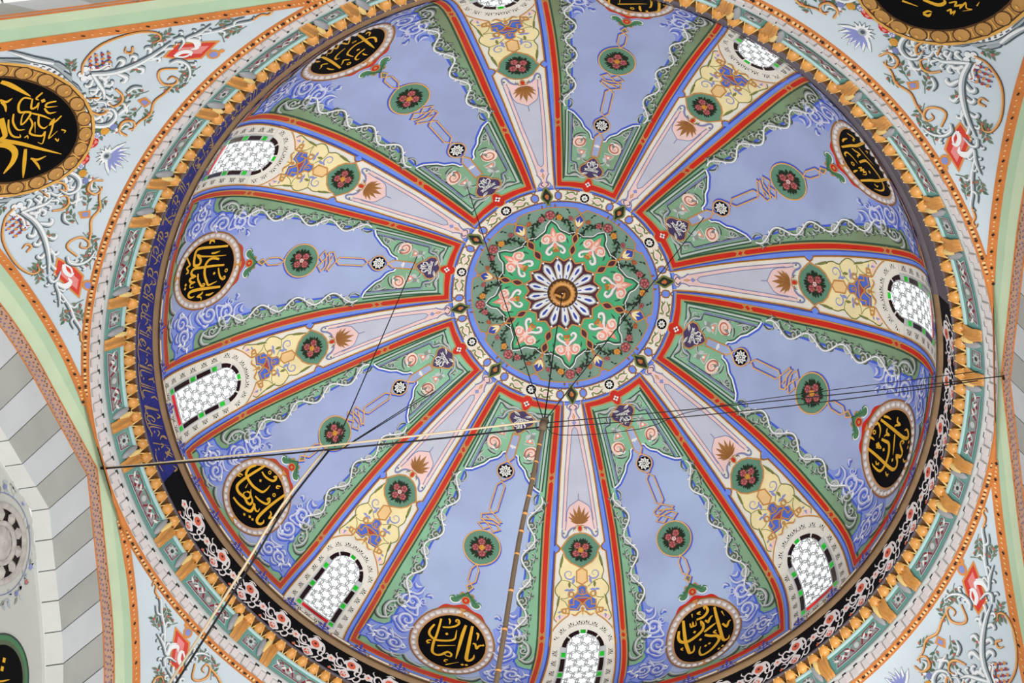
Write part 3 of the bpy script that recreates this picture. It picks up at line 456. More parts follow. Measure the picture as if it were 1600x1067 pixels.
def letters(data, cx, cy, m, h, kx=1.0):
    q = G()
    for w, c in data:
        pts = [(cx+c[i]/2000*kx, cy+c[i+1]/2000) for i in range(0, len(c), 2)]
        if w == 0: x, y = pts[0]; q.add([(x-.0055, y), (x, y-.0055), (x+.0055, y), (x, y+.0055)], h, [(0, 1, 2, 3)], m)
        elif w < 0: q.ring(pts[0][0], pts[0][1], .0048, .0032, m, h, n=10)
        else: q.stroke(pts, max(w/2000*1.12, .0034), m, h, taper=1)
    return q

# ---- a window rib
R = {}
g = R['white_ground'] = G(); g.strip(lambda v: -w1(v), w1, .372, 1.452, 'rib_white', H1, 50, 5)
g = R['blue_band'] = G()
for sg in (-1, 1):
    g.strip(lambda v: sg*w1(v), lambda v: sg*w2(v), .372, 1.452, 'band_blue', H1+.0003, 50, 1)
    e = (w1 if sg > 0 else w2); g.stroke([(sg*e(v)+.0035, v) for v in np.linspace(.385, 1.45, 40)], .006, 'band_blue_dark', H2, smooth=False)
    g.disc(sg*.077, .868, .0105, 'band_blue', H2+.0005, n=12)
g = R['ochre_lines'] = G()
for sg in (-1, 1):
    A = [(sg*w1(v), v) for v in np.linspace(.372, .852, 18)]+[(sg*.072, .857), (sg*.0655, .867), (sg*.072, .878)]+[(sg*w1(v), v) for v in np.linspace(.883, 1.452, 20)]
    g.stroke(A, .0045, 'ochre_dark', H3, smooth=False); g.stroke([(x-sg*.003, y) for x, y in A], .002, 'orange_light', H3, smooth=False)
g = R['lilac_wedge'] = G()
g.fill(K(0, 456, 9, 470, 29, 617, 34, 660, 45, 775, 42, 775, 40, 750, 32, 728, 14, 714, 0, 704, -14, 714, -32, 728, -40, 750, -42, 775, -45, 775, -34, 660, -29, 617, -9, 470), 'rib_lilac', H2)
g.stroke(K(0, 704, 0, 684), .0025, 'slate_blue', H3, smooth=False)
g = R['pink_frame'] = G()
q = G(); q.fill(K(0, 458, 9, 470, 29, 617, 45, 775, 50, 812, 56, 800, 40, 617, 20, 458, 17, 450, 8, 450), 'pink', H2+.0003)
q.fill(K(0, 705, 14, 714, 32, 728, 40, 750, 42, 775, 48, 800, 40, 812, 22, 797, 12, 792, 0, 790), 'pink', H2+.0004)
q.fill(K(0, 383, 12, 379, 19, 386, 10, 405, 18, 428, 20, 458, 9, 470, 0, 458), 'pink', H2+.0003)
q.stroke(K(17, 432, 20, 458, 40, 617, 57, 800), .0026, 'slate_blue', H3, smooth=False); q.stroke(K(0, 458, 9, 470, 29, 617, 45, 776), .0022, 'slate_blue', H3, smooth=False)
q.stroke(K(0, 705, 14, 714, 32, 728, 40, 750, 42, 775, 47, 806), .0024, 'slate_blue', H3)
q.stroke(K(16, 796, 26, 800, 36, 810, 42, 824, 50, 831, 57, 824, 57, 806, 54, 803), .006, 'slate_blue', H3+.0003, taper=1); q.disc(.052, .816, .003, 'pend_dark', H4, n=7); q.stroke(K(12, 797, 20, 802, 20, 810), .005, 'pend_dark', H3, taper=2)
q.stroke(K(8, 378, 18, 384, 19, 392, 9, 404, 12, 418, 20, 432), .0042, 'slate_blue', H3); q.stroke(K(4, 384, 12, 392, 4, 402), .003, 'purple', H3)
q.both(); R['pink_frame'] = q
q.fill(K(0, 436, 8, 444, 0, 454, -8, 444), 'petal_blue', H3); q.stroke(K(0, 414, 3, 424, 0, 434, -3, 424), .003, 'ochre', H3, closed=True, smooth=False)
g = R['palmette'] = G()
for an, L, w in ((0, 64, 17), (.42, 58, 13), (-.42, 58, 13), (.85, 52, 12), (-.85, 52, 12), (1.2, 44, 11), (-1.2, 44, 11), (1.5, 32, 9), (-1.5, 32, 9)):
    g.leaf(0, .786, -math.pi/2+an*.8, L/1000, w/1000, 'brown_leaf', H4); g.leaf(.0004, .786, -math.pi/2+an*.8, L*.7/1000, w*.35/1000, 'ochre_dark', H5)
g.disc(0, .801, .0085, 'ochre', H4, ry=.0115); g.disc(0, .801, .0052, 'red_bright', H5, ry=.008)
for q in (-1, 1): g.stroke([(q*x, y) for x, y in K(3, 790, 14, 794, 16, 804, 10, 808)], .0035, 'ochre', H4, taper=2)
RC = K(0, 816, 18, 819, 36, 830, 51, 850, 63, 867, 56, 876, 49, 897, 34, 914, 12, 926, 0, 933)
RC = RC+mirr(RC[1:-1])[::-1]
g = R['medallion_ground'] = G(); g.fill(RC, 'wreath_green', H3); g.stroke(RC, .0045, 'ochre', H4, closed=True, smooth=False)
g = R['cream_grotesque'] = G()
CG = K(58, 884, 59, 908, 68, 933, 70, 950, 64, 970, 74, 984, 83, 1000, 83, 1016, 74, 1032, 76, 1052, 83, 1080, 89, 1102, 80, 1114, 68, 1110, 44, 1088, 36, 1088)
g.fill(CG+mirr(CG)[::-1]+[(0, .934)], 'cream', H2, step=.03)
q = G(); q.stroke(CG[:-3], .003, 'olive_line', H3); q.stroke(K(58, 888, 62, 905, 66, 928, 62, 916), .007, 'olive_line', H3, taper=3); q.stroke(K(70, 1024, 74, 1040, 78, 1060, 76, 1034), .006, 'olive_line', H3, taper=3)
q.stroke(spiral(.040, .953, .019, 2.8, 1.3, -1, 14), .005, 'petal_blue', H3, taper=2); q.leaf(.024, .966, 1.3, .022, .010, 'petal_blue', H3); q.leaf(.040, .978, 1.6, .022, .010, 'olive_line', H3); q.stroke(K(66, 972, 50, 974, 36, 980, 18, 996), .002, 'olive_line', H3)
for an in (.2, 1.6, 3.0): q.leaf(.040, 1.004, an, .017, .009, 'petal_blue', H3)
q.stroke(K(40, 1012, 40, 1026, 52, 1034, 68, 1034), .002, 'olive_line', H3); q.stroke(K(44, 1066, 54, 1046, 68, 1036), .002, 'olive_line', H3); q.fill(K(68, 1088, 76, 1094, 70, 1106), 'petal_blue', H3); q.leaf(.066, 1.078, .4, .013, .007, 'petal_blue', H3)
q.fill(K(48, 1090, 70, 1108, 84, 1112, 86, 1098, 72, 1092), 'pink', H2+.0004)
q.both(); o_ = len(g.V); g.V += q.V; g.F += [tuple(i+o_ for i in f) for f in q.F]; g.M += q.M
g.fill(K(0, 933, 16, 943, 17, 978, 0, 988, -17, 978, -16, 943), 'orange_light', H3); g.stroke(K(0, 933, 16, 943, 17, 978, 0, 988, -17, 978, -16, 943), .004, 'ochre', H4, closed=True, smooth=False)
g = R['knot'] = G()
KN = K(0, 992, 12, 998, 16, 1012, 28, 1030, 42, 1040, 42, 1074, 12, 1076, 6, 1060, 0, 1056); KN = KN+mirr(KN[1:-1])[::-1]
g.fill(KN, 'knot_blue', H3); g.fill(K(-16, 1036, 16, 1036, 0, 1050), 'knot_red', H4)
for q in (1, -1):
    for c in (K(0, 990, 14, 998, 12, 1012, 30, 1032, 12, 1042, -4, 1058), K(42, 1040, 42, 1088), K(42, 1056, 28, 1056, 28, 1040, 14, 1032, -14, 1032), K(44, 1086, 60, 1084, 64, 1072, 44, 1068, 18, 1072, 4, 1050), K(0, 1024, 14, 1018, 22, 1022)):
        g.stroke([(q*x, y) for x, y in c], .0042, 'ochre', H5, smooth=False)
    g.ring(q*.035, 1.021, .0085, .0042, 'ochre', H5, n=10); g.ring(q*.058, 1.077, .007, .004, 'ochre', H5, n=10)
    g.stroke([(q*x, y) for x, y in K(0, 1076, 12, 1082, 24, 1092, 36, 1086)], .005, 'ochre', H5, taper=3)
g.disc(0, 1.070, .006, 'ochre', H6, n=8); g.stroke(K(0, 1070, 0, 1094), .005, 'ochre', H5, smooth=False, taper=2); g.stroke(K(0, 1004, 4, 1012, 0, 1020, -4, 1012), .003, 'ochre', H5, closed=True, smooth=False)
g = R['arch_line'] = G()
AL = K(43, 1084, 46, 1092, 67, 1110, 88, 1136, 98, 1160, 102, 1200); g.fill(K(0, 1098, 30, 1096, 46, 1094, 67, 1112, 88, 1138, 97, 1162, 101, 1200)+mirr(K(0, 1098, 30, 1096, 46, 1094, 67, 1112, 88, 1138, 97, 1162, 101, 1200)[1:])[::-1], 'rib_white', H2+.0003)
g.stroke(AL, .004, 'ochre', H3); g.stroke(mirr(AL), .004, 'ochre', H3)
g = R['black_sprigs'] = G(); g.stuff = True
rd = random.Random(3)
spots = [(sg*.083, v, 0 if sg > 0 else math.pi) for sg in (1, -1) for v in (1.225, 1.265, 1.31, 1.355, 1.40, 1.44)]+[(.086*math.cos(t), 1.205-.088*math.sin(t), -t) for t in (.35, .75, 1.15, 1.57-.12, 1.57+.12, 1.99, 2.39, 2.79)]+[(x, 1.442, 1.57) for x in (-.05, -.017, .017, .05)]
for x, y, an in spots:
    if abs(x) > w1(y)-.012: x = math.copysign(w1(y)-.014, x)
    c, q = math.cos(an), math.sin(an)
    for u, v, r in ((.006, 0, .0028), (.001, .006, .0022), (.001, -.006, .0022), (-.004, .010, .0018), (-.004, -.010, .0018)): g.disc(x+u*c-v*q, y+u*q+v*c, r, 'black', H3, n=6)
    for k in (-1, 0, 1): g.stroke([(x-.006*c-k*.004*q*-1, y-.006*q-k*.004*c), (x+.008*c+k*.009*q, y+.008*q-k*.009*c)], .0014, 'grey_dark', H3, smooth=False)
g = R['almond'] = G()
ALM = K(0, 316, 8, 330, 18, 346, 12, 362, 0, 381); ALM = ALM+mirr(ALM[1:-1])[::-1]
g.fill(ALM, 'leaf_dark', H5, smooth=True); g.stroke(ALM, .0052, 'olive_line', H6, closed=True); g.disc(0, .349, .007, 'rose_orange', H6, n=8); g.disc(.001, .342, .0045, 'rose_light', H6, n=7); g.disc(0, .357, .0045, 'maroon', H6, n=7)
for q in (-1, 1): g.stroke([(q*x, y) for x, y in K(2, 322, 7, 312, 4, 306)], .004, 'olive_line', H6, taper=2)
# sub-pieces of the windows
def wf(a, sc_, b, s1):      # arched opening outline, half width a, spring line sc_, rise b, foot s1
    L = [(a, s1)]+[(a*math.cos(t), sc_-b*math.sin(t)) for t in np.linspace(0, math.pi, 19)]+[(-a, s1)]
    return L
WO, WI = wf(.0655, 1.205, .067, 1.426), wf(.0495, 1.205, .055, 1.406)
# ------------------------------------------------------------------ put the eight bays and ribs up
PL = {22.5: 'lilac panel of the right bay just below the rightmost window, roundel beside the rim', 67.5: 'pale sky-blue panel right of the bottom window, unbroken by ropes', 112.5: 'lilac panel left of the bottom window with the brown hanging cable along its edge',
      157.5: 'lilac panel at lower left crossed by the pale double rope', 202.5: 'lilac panel on the left between the two leftmost windows', 247.5: 'lilac panel at upper left whose roundel is half hidden by the blue frieze',
      292.5: 'lilac panel at the top whose roundel is cut off by the picture edge', 337.5: 'lilac panel at upper right with a slanted roundel against the plain grey ledge'}
ML = {22.5: 'oval black roundel with gold script at the right rim, below the rightmost window', 67.5: 'round black roundel with gold script right of the bottom window', 112.5: 'round black roundel with gold script left of the bottom window, beside the brown cable', 157.5: 'black roundel with gold script at lower left, brushed by a rope',
      202.5: 'upright oval black roundel with gold script on the left, between two windows', 247.5: 'flat oval black roundel with gold script at upper left under the blue frieze', 292.5: 'black roundel with gold script cut off by the top picture edge', 337.5: 'narrow slanted black roundel with gold script at upper right by the grey ledge'}
FL = {0: 'on the right', 45: 'at lower right', 90: 'at the bottom', 135: 'at lower left', 180: 'on the left', 225: 'at upper left', 270: 'at the top edge', 315: 'at upper right'}
LEVEL = {}
for i in range(8):
    th = 22.5+45*i; mp = dome_map(th); loc = Vector(dome_pt(np.array(.9), np.array(th), np.array(0.)).tolist())
    t = empty('dome_panel', loc, label=PL[th], category='dome panel', group='painted panels between the window ribs')
    for n in ('green_ground', 'red_border', 'ochre_lines', 'foot_blue_band', 'lilac_field', 'blue_corner', 'royal_edge', 'lambrequin', 'grotesque_mask', 'strap_chain', 'daisy', 'leaf_spray', 'scroll_fringe', 'corner_scrolls'):
        mk(n, P[n], mp, t)
    w_ = mk('flower_medallion', P['medallion_ground'], mp, t); lf, rr = wreath(.9075, .0405, 4, i+2); mk('leaf_wreath', lf, mp, w_, kind='stuff')
    for q in rr: mk('rose', q, mp, w_)
    loc = Vector(dome_pt(np.array(1.262), np.array(th), np.array(0.)).tolist())
    t = empty('calligraphy_roundel', loc, label=ML[th], category='roundel', group='calligraphy roundels round the dome')
    for n in MD:
        o = mk(n, MD[n], mp, t)
        if n == 'pearl_string': o['kind'] = 'stuff'
    mk('gold_script', letters(CAL[th], 0, 1.262, 'gold_letter', H6), mp, t)
for i in range(8):
    th = 45.*i; mp = dome_map(th); loc = Vector(dome_pt(np.array(.9), np.array(th), np.array(0.)).tolist())
    t = empty('window_rib', loc, label='white and pink painted rib rising to the rosette from the window '+FL[th], category='painted rib', group='painted ribs over the windows')
    for n in R: mk(n, R[n], mp, t, kind='stuff' if n == 'black_sprigs' else None)
    w_ = [o for o in t.children if o.name.startswith('medallion_ground')][0]; lf, rr = wreath(.8735, .0395, 4, i+21); mk('leaf_wreath', lf, mp, w_, kind='stuff')
    for q in rr: mk('rose', q, mp, w_)
    # the window: grey stone frame, sixteen coloured panes, white glass behind a star tracery
    loc = Vector(dome_pt(np.array(1.29), np.array(th), np.array(0.)).tolist())
    t = empty('window_%d' % (i+1), loc, kind='structure', label='arched stained-glass window with red and green border panes '+FL[th])
    g = G(); g.fill([(x*1.06, 1.29+(y-1.29)*1.03) for x, y in WO], 'grey_light', H2+.0003, step=.03); mk('frame', g, mp, t)
    g = G(); g.fill(WI, 'glass_white', H3, step=.03); mk('glass', g, mp, t)
    def pane(pts, m):
        g = G(); g.fill(pts, m, H4); mk('pane', g, mp, t)
    for sg in (1, -1):
        for a, b, m in ((1.411, 1.427, 'glass_green'), (1.333, 1.405, 'glass_dark'), (1.307, 1.327, 'glass_green'), (1.246, 1.301, 'glass_dark'), (1.221, 1.239, 'glass_green')):
            pane([(sg*.051, a), (sg*.065, a), (sg*.065, b), (sg*.051, b)], m)
        for a, b in ((.16, .72), (.80, 1.36)):
            tt = np.linspace(a, b, 6); pane([(sg*.0655*math.cos(x), 1.212-.072*math.sin(x)) for x in tt]+[(sg*.0515*math.cos(x), 1.212-.059*math.sin(x)) for x in tt[::-1]], 'glass_dark')
    tt = np.linspace(1.44, 1.70, 4); pane([(.0655*math.cos(x), 1.212-.072*math.sin(x)) for x in tt]+[(.0515*math.cos(x), 1.212-.059*math.sin(x)) for x in tt[::-1]], 'glass_green')
    pane([(-.047, 1.411), (.047, 1.411), (.047, 1.426), (-.047, 1.426)], 'glass_red')
    g = G(); d = .033
    def inside(x, y): return abs(x) < .0485 and y < 1.404 and (y > 1.207 or (x/.0485)**2+((y-1.207)/.054)**2 < 1)
    for r in range(12):
        for c in range(-3, 4):
            cx, cy = (c+(r % 2)*.5)*d+.004, 1.148+r*d*.866
            for k in range(18):
                a0, a1 = k*math.pi/9, (k+1)*math.pi/9
                p, q = (cx+.0198*math.cos(a0), cy+.0198*math.sin(a0)), (cx+.0198*math.cos(a1), cy+.0198*math.sin(a1))
                if inside(*p) and inside(*q): g.stroke([p, q], .0040, 'tracery', H4, smooth=False)
            for k in range(6):
                a0 = k*math.pi/3+.52; p, q = (cx+.0175*math.cos(a0), cy+.0175*math.sin(a0)), (cx+.0095*math.cos(a0+.35), cy+.0095*math.sin(a0+.35))
                if inside(*p) and inside(*q): g.stroke([p, q], .0030, 'tracery', H4, smooth=False)
    g.stroke(WI, .004, 'tracery', H4, closed=True, smooth=False); mk('tracery', g, mp, t, kind='stuff')

# ------------------------------------------------------------------ crown: cream ring, olive disc, rosette
ring0 = dome_pt(np.array(.35), np.array(0.), np.array(0.)); top = Vector((0, 0, 3.49*S+Z0))
CR = empty('cream_ring', top, label='cream ring of knots and daisies with blue borders round the central rosette', category='painted ring')
g = G()
def circ_strip(g, s0, s1, m, h, n=160):
    P_ = [(2*math.pi*i/n*float(rs(v)), v) for v in (s0, s1) for i in range(n+1)]
    g.add(P_, h, [(i, i+1, n+2+i, n+1+i) for i in range(n)], m)
full = dome_map(0.)
circ_strip(g, .306, .330, 'band_blue', H2); circ_strip(g, .324, .3285, 'band_blue_dark', H3)
mk('blue_ring', g, full, CR)
g = G(); circ_strip(g, .370, .385, 'band_blue', H1+.0004); circ_strip(g, .372, .375, 'band_blue_dark', H1+.0006); mk('outer_blue_ring', g, full, CR)
g = G(); circ_strip(g, .329, .370, 'ring_cream', H3); mk('cream_band', g, full, CR)
for i in range(8):
    mp = dome_map(45.*i); g = G()
    for q in (1, -1):
        g = G(); sl = [(q*x, y) for x, y in K(28, 340, 36, 334, 46, 338, 50, 346, 50, 356, 40, 364, 30, 358, 27, 348)]
        g.fill(sl, 'band_blue', H4); g.stroke(sl, .004, 'ochre_dark', H5, closed=True, smooth=False)
        for c in (K(36, 334, 30, 327), K(38, 334, 46, 328), K(40, 364, 34, 371), K(40, 364, 48, 372)): g.stroke([(q*x, y) for x, y in c], .004, 'ochre_dark', H5, smooth=False)
        g.stroke([(q*x, y) for x, y in K(46, 329, 70, 329, 118, 330)], .004, 'ochre_dark', H5, smooth=False); g.stroke([(q*x, y) for x, y in K(48, 371, 80, 370, 119, 369)], .004, 'ochre_dark', H5, smooth=False)
        g.stroke([(q*x, y) for x, y in K(30, 328, 18, 329, 14, 325)], .004, 'ochre_dark', H5)
        g.stroke([(q*x, y) for x, y in K(20, 318, 23, 313, 20, 308)], .003, 'ochre_dark', H5); g.stroke([(q*x, y) for x, y in K(23, 318, 20, 313, 23, 308)], .003, 'ochre_dark', H5)
        mk('strap_knot', g, mp, CR)
    mp = dome_map(45.*i+22.5); g = G(); g.disc(0, .348, .0165, 'black', H4, n=16); mkq = mk('daisy', g, mp, CR)
    g = G()
    for k in range(8): g.leaf(0, .348, k*math.pi/4, .0125, .0085, 'white', H5)
    g.disc(0, .348, .0045, 'grey_mid', H6, n=8); mk('petals', g, mp, mkq)
    for q in (1, -1):
        g = G(); x0 = q*.049
        for u in (1, -1):
            g.stroke([(x0+dx/1000, .3495+u*dy/1000) for dx, dy in ((-24, 2), (-16, 6), (-6, 12), (6, 12), (14, 5), (24, 10))], .0052, 'olive_line', H4, taper=3); g.leaf(x0-.012, .3495+u*.009, q*0+2.4*u, .011, .006, 'olive_line', H5); g.leaf(x0+.016, .3495+u*.007, 1.2*u, .012, .006, 'olive_line', H5)
        g.disc(x0, .3495, .010, 'pink', H4, ry=.0062, n=10); g.ring(q*.025, .349, .006, .002, 'pink', H4, ry=.0045, n=8); mk('olive_knot', g, mp, CR)
OD = empty('olive_disc', top, label='grey-green disc with rose garlands and salmon flourishes round the rosette', category='painted disc')
g = G(); n = 128
sv = np.linspace(.03, .308, 12); Pq = [(2*math.pi*i/n*float(rs(v)), v) for v in sv for i in range(n+1)]
g.add(Pq, H1, [(j*(n+1)+i, j*(n+1)+i+1, (j+1)*(n+1)+i+1, (j+1)*(n+1)+i) for j in range(11) for i in range(n)], 'disc_green'); circ_strip(g, .3045, .308, 'ochre', H3); mk('disc_ground', g, full, OD)
EM = K(0, 256, 16, 240, 24, 222, 42, 213, 57, 208, 70, 214, 80, 214); 
E_ = G(); E_.fill(K(0, 120, 24, 112, 46, 128, 52, 133, 66, 170, 79, 212, 70, 214, 57, 208, 42, 213, 24, 222, 16, 240, 0, 256, -16, 240, -24, 222, -42, 213, -57, 208, -70, 214, -79, 212, -66, 170, -52, 133, -46, 128, -24, 112), 'emerald', H2, step=.03)
q = G(); q.stroke(EM, .007, 'dark_green', H3, taper=0); q.stroke([(x+.002, y+.005) for x, y in EM], .0032, 'pend_white', H4)
q.stroke(K(62, 205, 66, 216, 74, 218), .0045, 'white', H4, taper=3); q.stroke(K(40, 200, 46, 190, 48, 176), .005, 'dark_green', H3, taper=3); q.both(); E_.V += q.V; o_ = len(E_.V)-len(q.V); E_.F += [tuple(i+o_ for i in f) for f in q.F]; E_.M += q.M
SF = G()
q = G(); q.fill(K(0, 240, 6, 226, 10, 212, 26, 216, 38, 208, 44, 196, 38, 184, 24, 178, 10, 184, 4, 176, 0, 176), 'flesh', H4, smooth=False)
q.stroke(spiral(.026, .196, .017, -2.2, 1.25, -1, 14), .0075, 'salmon', H5, taper=2); q.stroke(spiral(.027, .197, .010, -2.0, 1.0, -1, 10), .004, 'white', H6, taper=2); q.stroke(K(0, 238, 4, 222, 8, 210, 2, 200), .006, 'salmon', H5, taper=3)
q.stroke(K(2, 181, 12, 170, 24, 163, 31, 152, 24, 142, 15, 146, 17, 152), .0085, 'white', H5, taper=1); q.stroke([(x+.003, y+.003) for x, y in K(2, 181, 12, 170, 24, 163, 31, 152, 24, 142, 15, 146, 17, 152)], .0085, 'grey_mid', H4+.0002, taper=1)
q.fill(K(0, 158, 8, 168, 4, 178, 0, 180), 'salmon', H5); q.disc(.005, .151, .006, 'rose_orange', H5, n=8); q.disc(.006, .160, .004, 'yellow', H6, n=7); q.both(); SF = q
GA = G(); rd = random.Random(5)
gp = crv(K(64, 214, 62, 228, 54, 250, 40, 264, 20, 274, 0, 279), False, 5)
for x, y in gp[::2]:
    for k in range(3): GA.leaf(x+rd.uniform(-.004, .004), y+rd.uniform(-.004, .004), rd.uniform(0, 6.28), .015, .008, 'leaf_dark' if k else 'leaf_green', H3+.0004*k)
gq = crv(K(68, 226, 72, 250, 71, 270, 70, 296), False, 4)
for x, y in gq[::2]: GA.leaf(x, y, rd.uniform(0, 6.28), .012, .006, 'leaf_dark', H3)
GA.both()
SH = G()
SHP = K(0, 230, 6, 240, 14, 254, 19, 266, 12, 276, 0, 287); SHP = SHP+mirr(SHP[1:-1])[::-1]
SH.fill(SHP, 'blue_deep', H3); SH.stroke(SHP, .0045, 'ochre', H5, closed=True, smooth=False)
for an in (-.5, 0, .5): SH.leaf(0, .240, math.pi/2+an, .032, .0085, 'cream', H4)
SH.stroke(K(0, 287, 0, 298), .005, 'ochre', H5, smooth=False); SH.fill(K(0, 290, 16, 307, -16, 307), 'band_blue', H3); SH.stroke(K(-18, 305, 0, 289, 18, 305), .004, 'ochre', H4, smooth=False)
CH = G()
for a, b, w in ((.136, .177, .0105), (.178, .218, .0105)):
    L_ = [(0, a), (w*.8, a+(b-a)*.3), (w, (a+b)/2), (w*.8, b-(b-a)*.3), (0, b)]; L_ = L_+mirr(L_[1:-1])[::-1]
    CH.fill(L_, 'maroon', H4); CH.stroke(L_, .0045, 'ochre', H5, closed=True, smooth=False)
for v in (.221, .226, .231): CH.disc(0, v, .0045, 'rose_orange', H5, n=8)
for i in range(8):
    mp = dome_map(45.*i); mk('emerald_field', E_, mp, OD); mk('salmon_flourish', SF, mp, OD); ga = mk('garland', GA, mp, OD, kind='stuff')
    for x, y, r, a_, b_ in ((0, .280, .0165, 'rose', 'rose_light'), (.030, .270, .011, 'rose_orange', 'yellow'), (-.030, .270, .011, 'rose', 'rose_light'), (.071, .268, .0085, 'rose', 'rose_light'), (-.071, .268, .0085, 'rose_orange', 'rose')):
        mk('rose', shift(rose_g(a_, b_, r), x, y), mp, ga)
    mp = dome_map(45.*i+22.5); mk('shield_palmette', SH, mp, OD); mk('bead_chain', CH, mp, OD)
RO = empty('rosette', top, label='sixteen-petal white and blue rosette at the very centre of the dome', category='rosette')
star = []
for k in range(16): star += [(k*22.5, .130), (k*22.5+11.25, .113)]
V = [dome_pt(np.array(.03), np.array(0.), np.array(.0026)).tolist()]
V = []; F = []
for f_ in (.3, .55, .8, 1.0): V += [list(dome_pt(np.array(s*f_), np.array(t), np.array(H3))) for t, s in star]
for j in range(3): F += [(j*32+i, j*32+(i+1) % 32, j*32+32+(i+1) % 32, j*32+32+i) for i in range(32)]
mesh_obj('maroon_star', V, F, ['maroon']*len(F), RO)
g = G()
for k in range(16):
    g_ = G(); g_.stroke([(math.radians(11.25)*float(rs(.113)), .113), (0, .131), (-math.radians(11.25)*float(rs(.113)), .113)], .0055, 'ochre', H5, smooth=False); mk('star_edge', g_, dome_map(22.5*k), RO)
    g_ = G(); g_.fill(K(-8, 40, 8, 40, 15, 98, 10, 110, 0, 120, -10, 110, -15, 98), 'grey_mid', H4); g_.fill(K(-6, 40, 6, 40, 11, 98, 7, 108, 0, 115, -7, 108, -11, 98), 'sky_white', H4+.0006); g_.fill(K(0, 74, 3, 80, 4.5, 96, 0, 105, -4.5, 96, -3, 80), 'blue_deep', H5); g_.fill(K(-1.5, 52, 1.5, 52, 2, 64, -2, 64), 'blue_deep', H5)
    g_.stroke([(-.0135, .098), (-.0075, .042)], .0022, 'ivory', H5, smooth=False); g_.disc(0, .1225, .0035, 'white', H5, n=7)
    mk('petal', g_, dome_map(22.5*k), RO)
# hook boss: turned gilt ring with a notched leaf collar and a dark hook
def lathe(name, prof, c, m, parent=None, n=28, wob=0, **kw):
    V = []; F = []
    for i in range(n):
        t = 2*math.pi*i/n
        for r, z in prof: rr_ = r*(1+(wob if i % 2 else 0)); V.append((c[0]+rr_*math.cos(t), c[1]+rr_*math.sin(t), c[2]+z))
    k = len(prof)
    for i in range(n):
        for j in range(k-1): F.append((i*k+j, ((i+1) % n)*k+j, ((i+1) % n)*k+j+1, i*k+j+1))
    return mesh_obj(name, V, F, [m]*len(F), parent, **kw)
BO = empty('hook_boss', top, label='gilt turned boss with a dark cable hook at the centre of the rosette', category='boss')
bc = (0, 0, 3.503*S+Z0)
lathe('collar', [(.30, -.02), (.305, -.05), (.27, -.08), (.24, -.06)], bc, 'roundel_line', BO)
lathe('leaf_ring', [(.265, -.03), (.27, -.09), (.22, -.13), (.17, -.10), (.16, -.04)], bc, 'gold', BO, 40, -.10)
lathe('cup', [(.17, -.03), (.15, -.10), (.10, -.12), (.06, -.08), (.01, -.07)], bc, 'gold_dark', BO)
def tube(pts, r, m, name, parent=None, n=8, smooth=True, sub=4, **kw):
    P_ = np.array(pts, float)
    if smooth and len(P_) > 2:
        Q = np.vstack([2*P_[0]-P_[1], P_, 2*P_[-1]-P_[-2]]); o_ = []
        for i in range(1, len(Q)-2):
            a, b, c, d = Q[i-1:i+3]
            for k in range(sub): t = k/sub; o_.append(.5*((2*b)+(c-a)*t+(2*a-5*b+4*c-d)*t*t+(3*b-a-3*c+d)*t**3))
        P_ = np.vstack([o_, P_[-1:]])
    T = np.gradient(P_, axis=0); T /= np.linalg.norm(T, axis=1)[:, None]; up = np.array([0, 0, 1.]) if abs(T[0][2]) < .9 else np.array([1., 0, 0])
    A = np.cross(T, up); A /= np.maximum(np.linalg.norm(A, axis=1)[:, None], 1e-6); B = np.cross(T, A); r = np.broadcast_to(r, (len(P_),))
    V = []; F = []
    for i in range(len(P_)):
        for k in range(n): t = 2*math.pi*k/n; V.append(P_[i]+r[i]*(A[i]*math.cos(t)+B[i]*math.sin(t)))
    for i in range(len(P_)-1):
        for k in range(n): F.append((i*n+k, i*n+(k+1) % n, (i+1)*n+(k+1) % n, (i+1)*n+k))
    F += [tuple(range(n))[::-1], tuple(range(len(V)-n, len(V)))]
    return mesh_obj(name, V, F, [m]*len(F), parent, **kw)
tube([(-.16, .05, bc[2]-.11), (-.14, -.02, bc[2]-.17), (-.04, .02, bc[2]-.20), (.02, .05, bc[2]-.18), (.05, -.02, bc[2]-.12)], [.035, .032, .028, .026, .022, .02]*2+[.02]*5 if False else .026, 'gold', 'hook', BO)
# ------------------------------------------------------------------ drum and cornice (trims round the foot of the dome)
def ring_band(name, prof, m, parent, n=240, **kw):
    t = np.arange(n)*360./n
    pts = np.stack([ring_pt(np.array([p[0] for p in prof]), np.array([p[1] for p in prof]), a) for a in t])
    return grid_obj(name, pts, True, m, parent=parent, **kw)
rim = Vector((OFF[0]*S, OFF[1]*S, 2.5*S+Z0))
def trim(i, label): return empty('trim_%d' % i, rim, kind='structure', label=label)
def lerp(a, b, t): return (KP[a][0]+(KP[b][0]-KP[a][0])*t, KP[a][1]+(KP[b][1]-KP[a][1])*t)
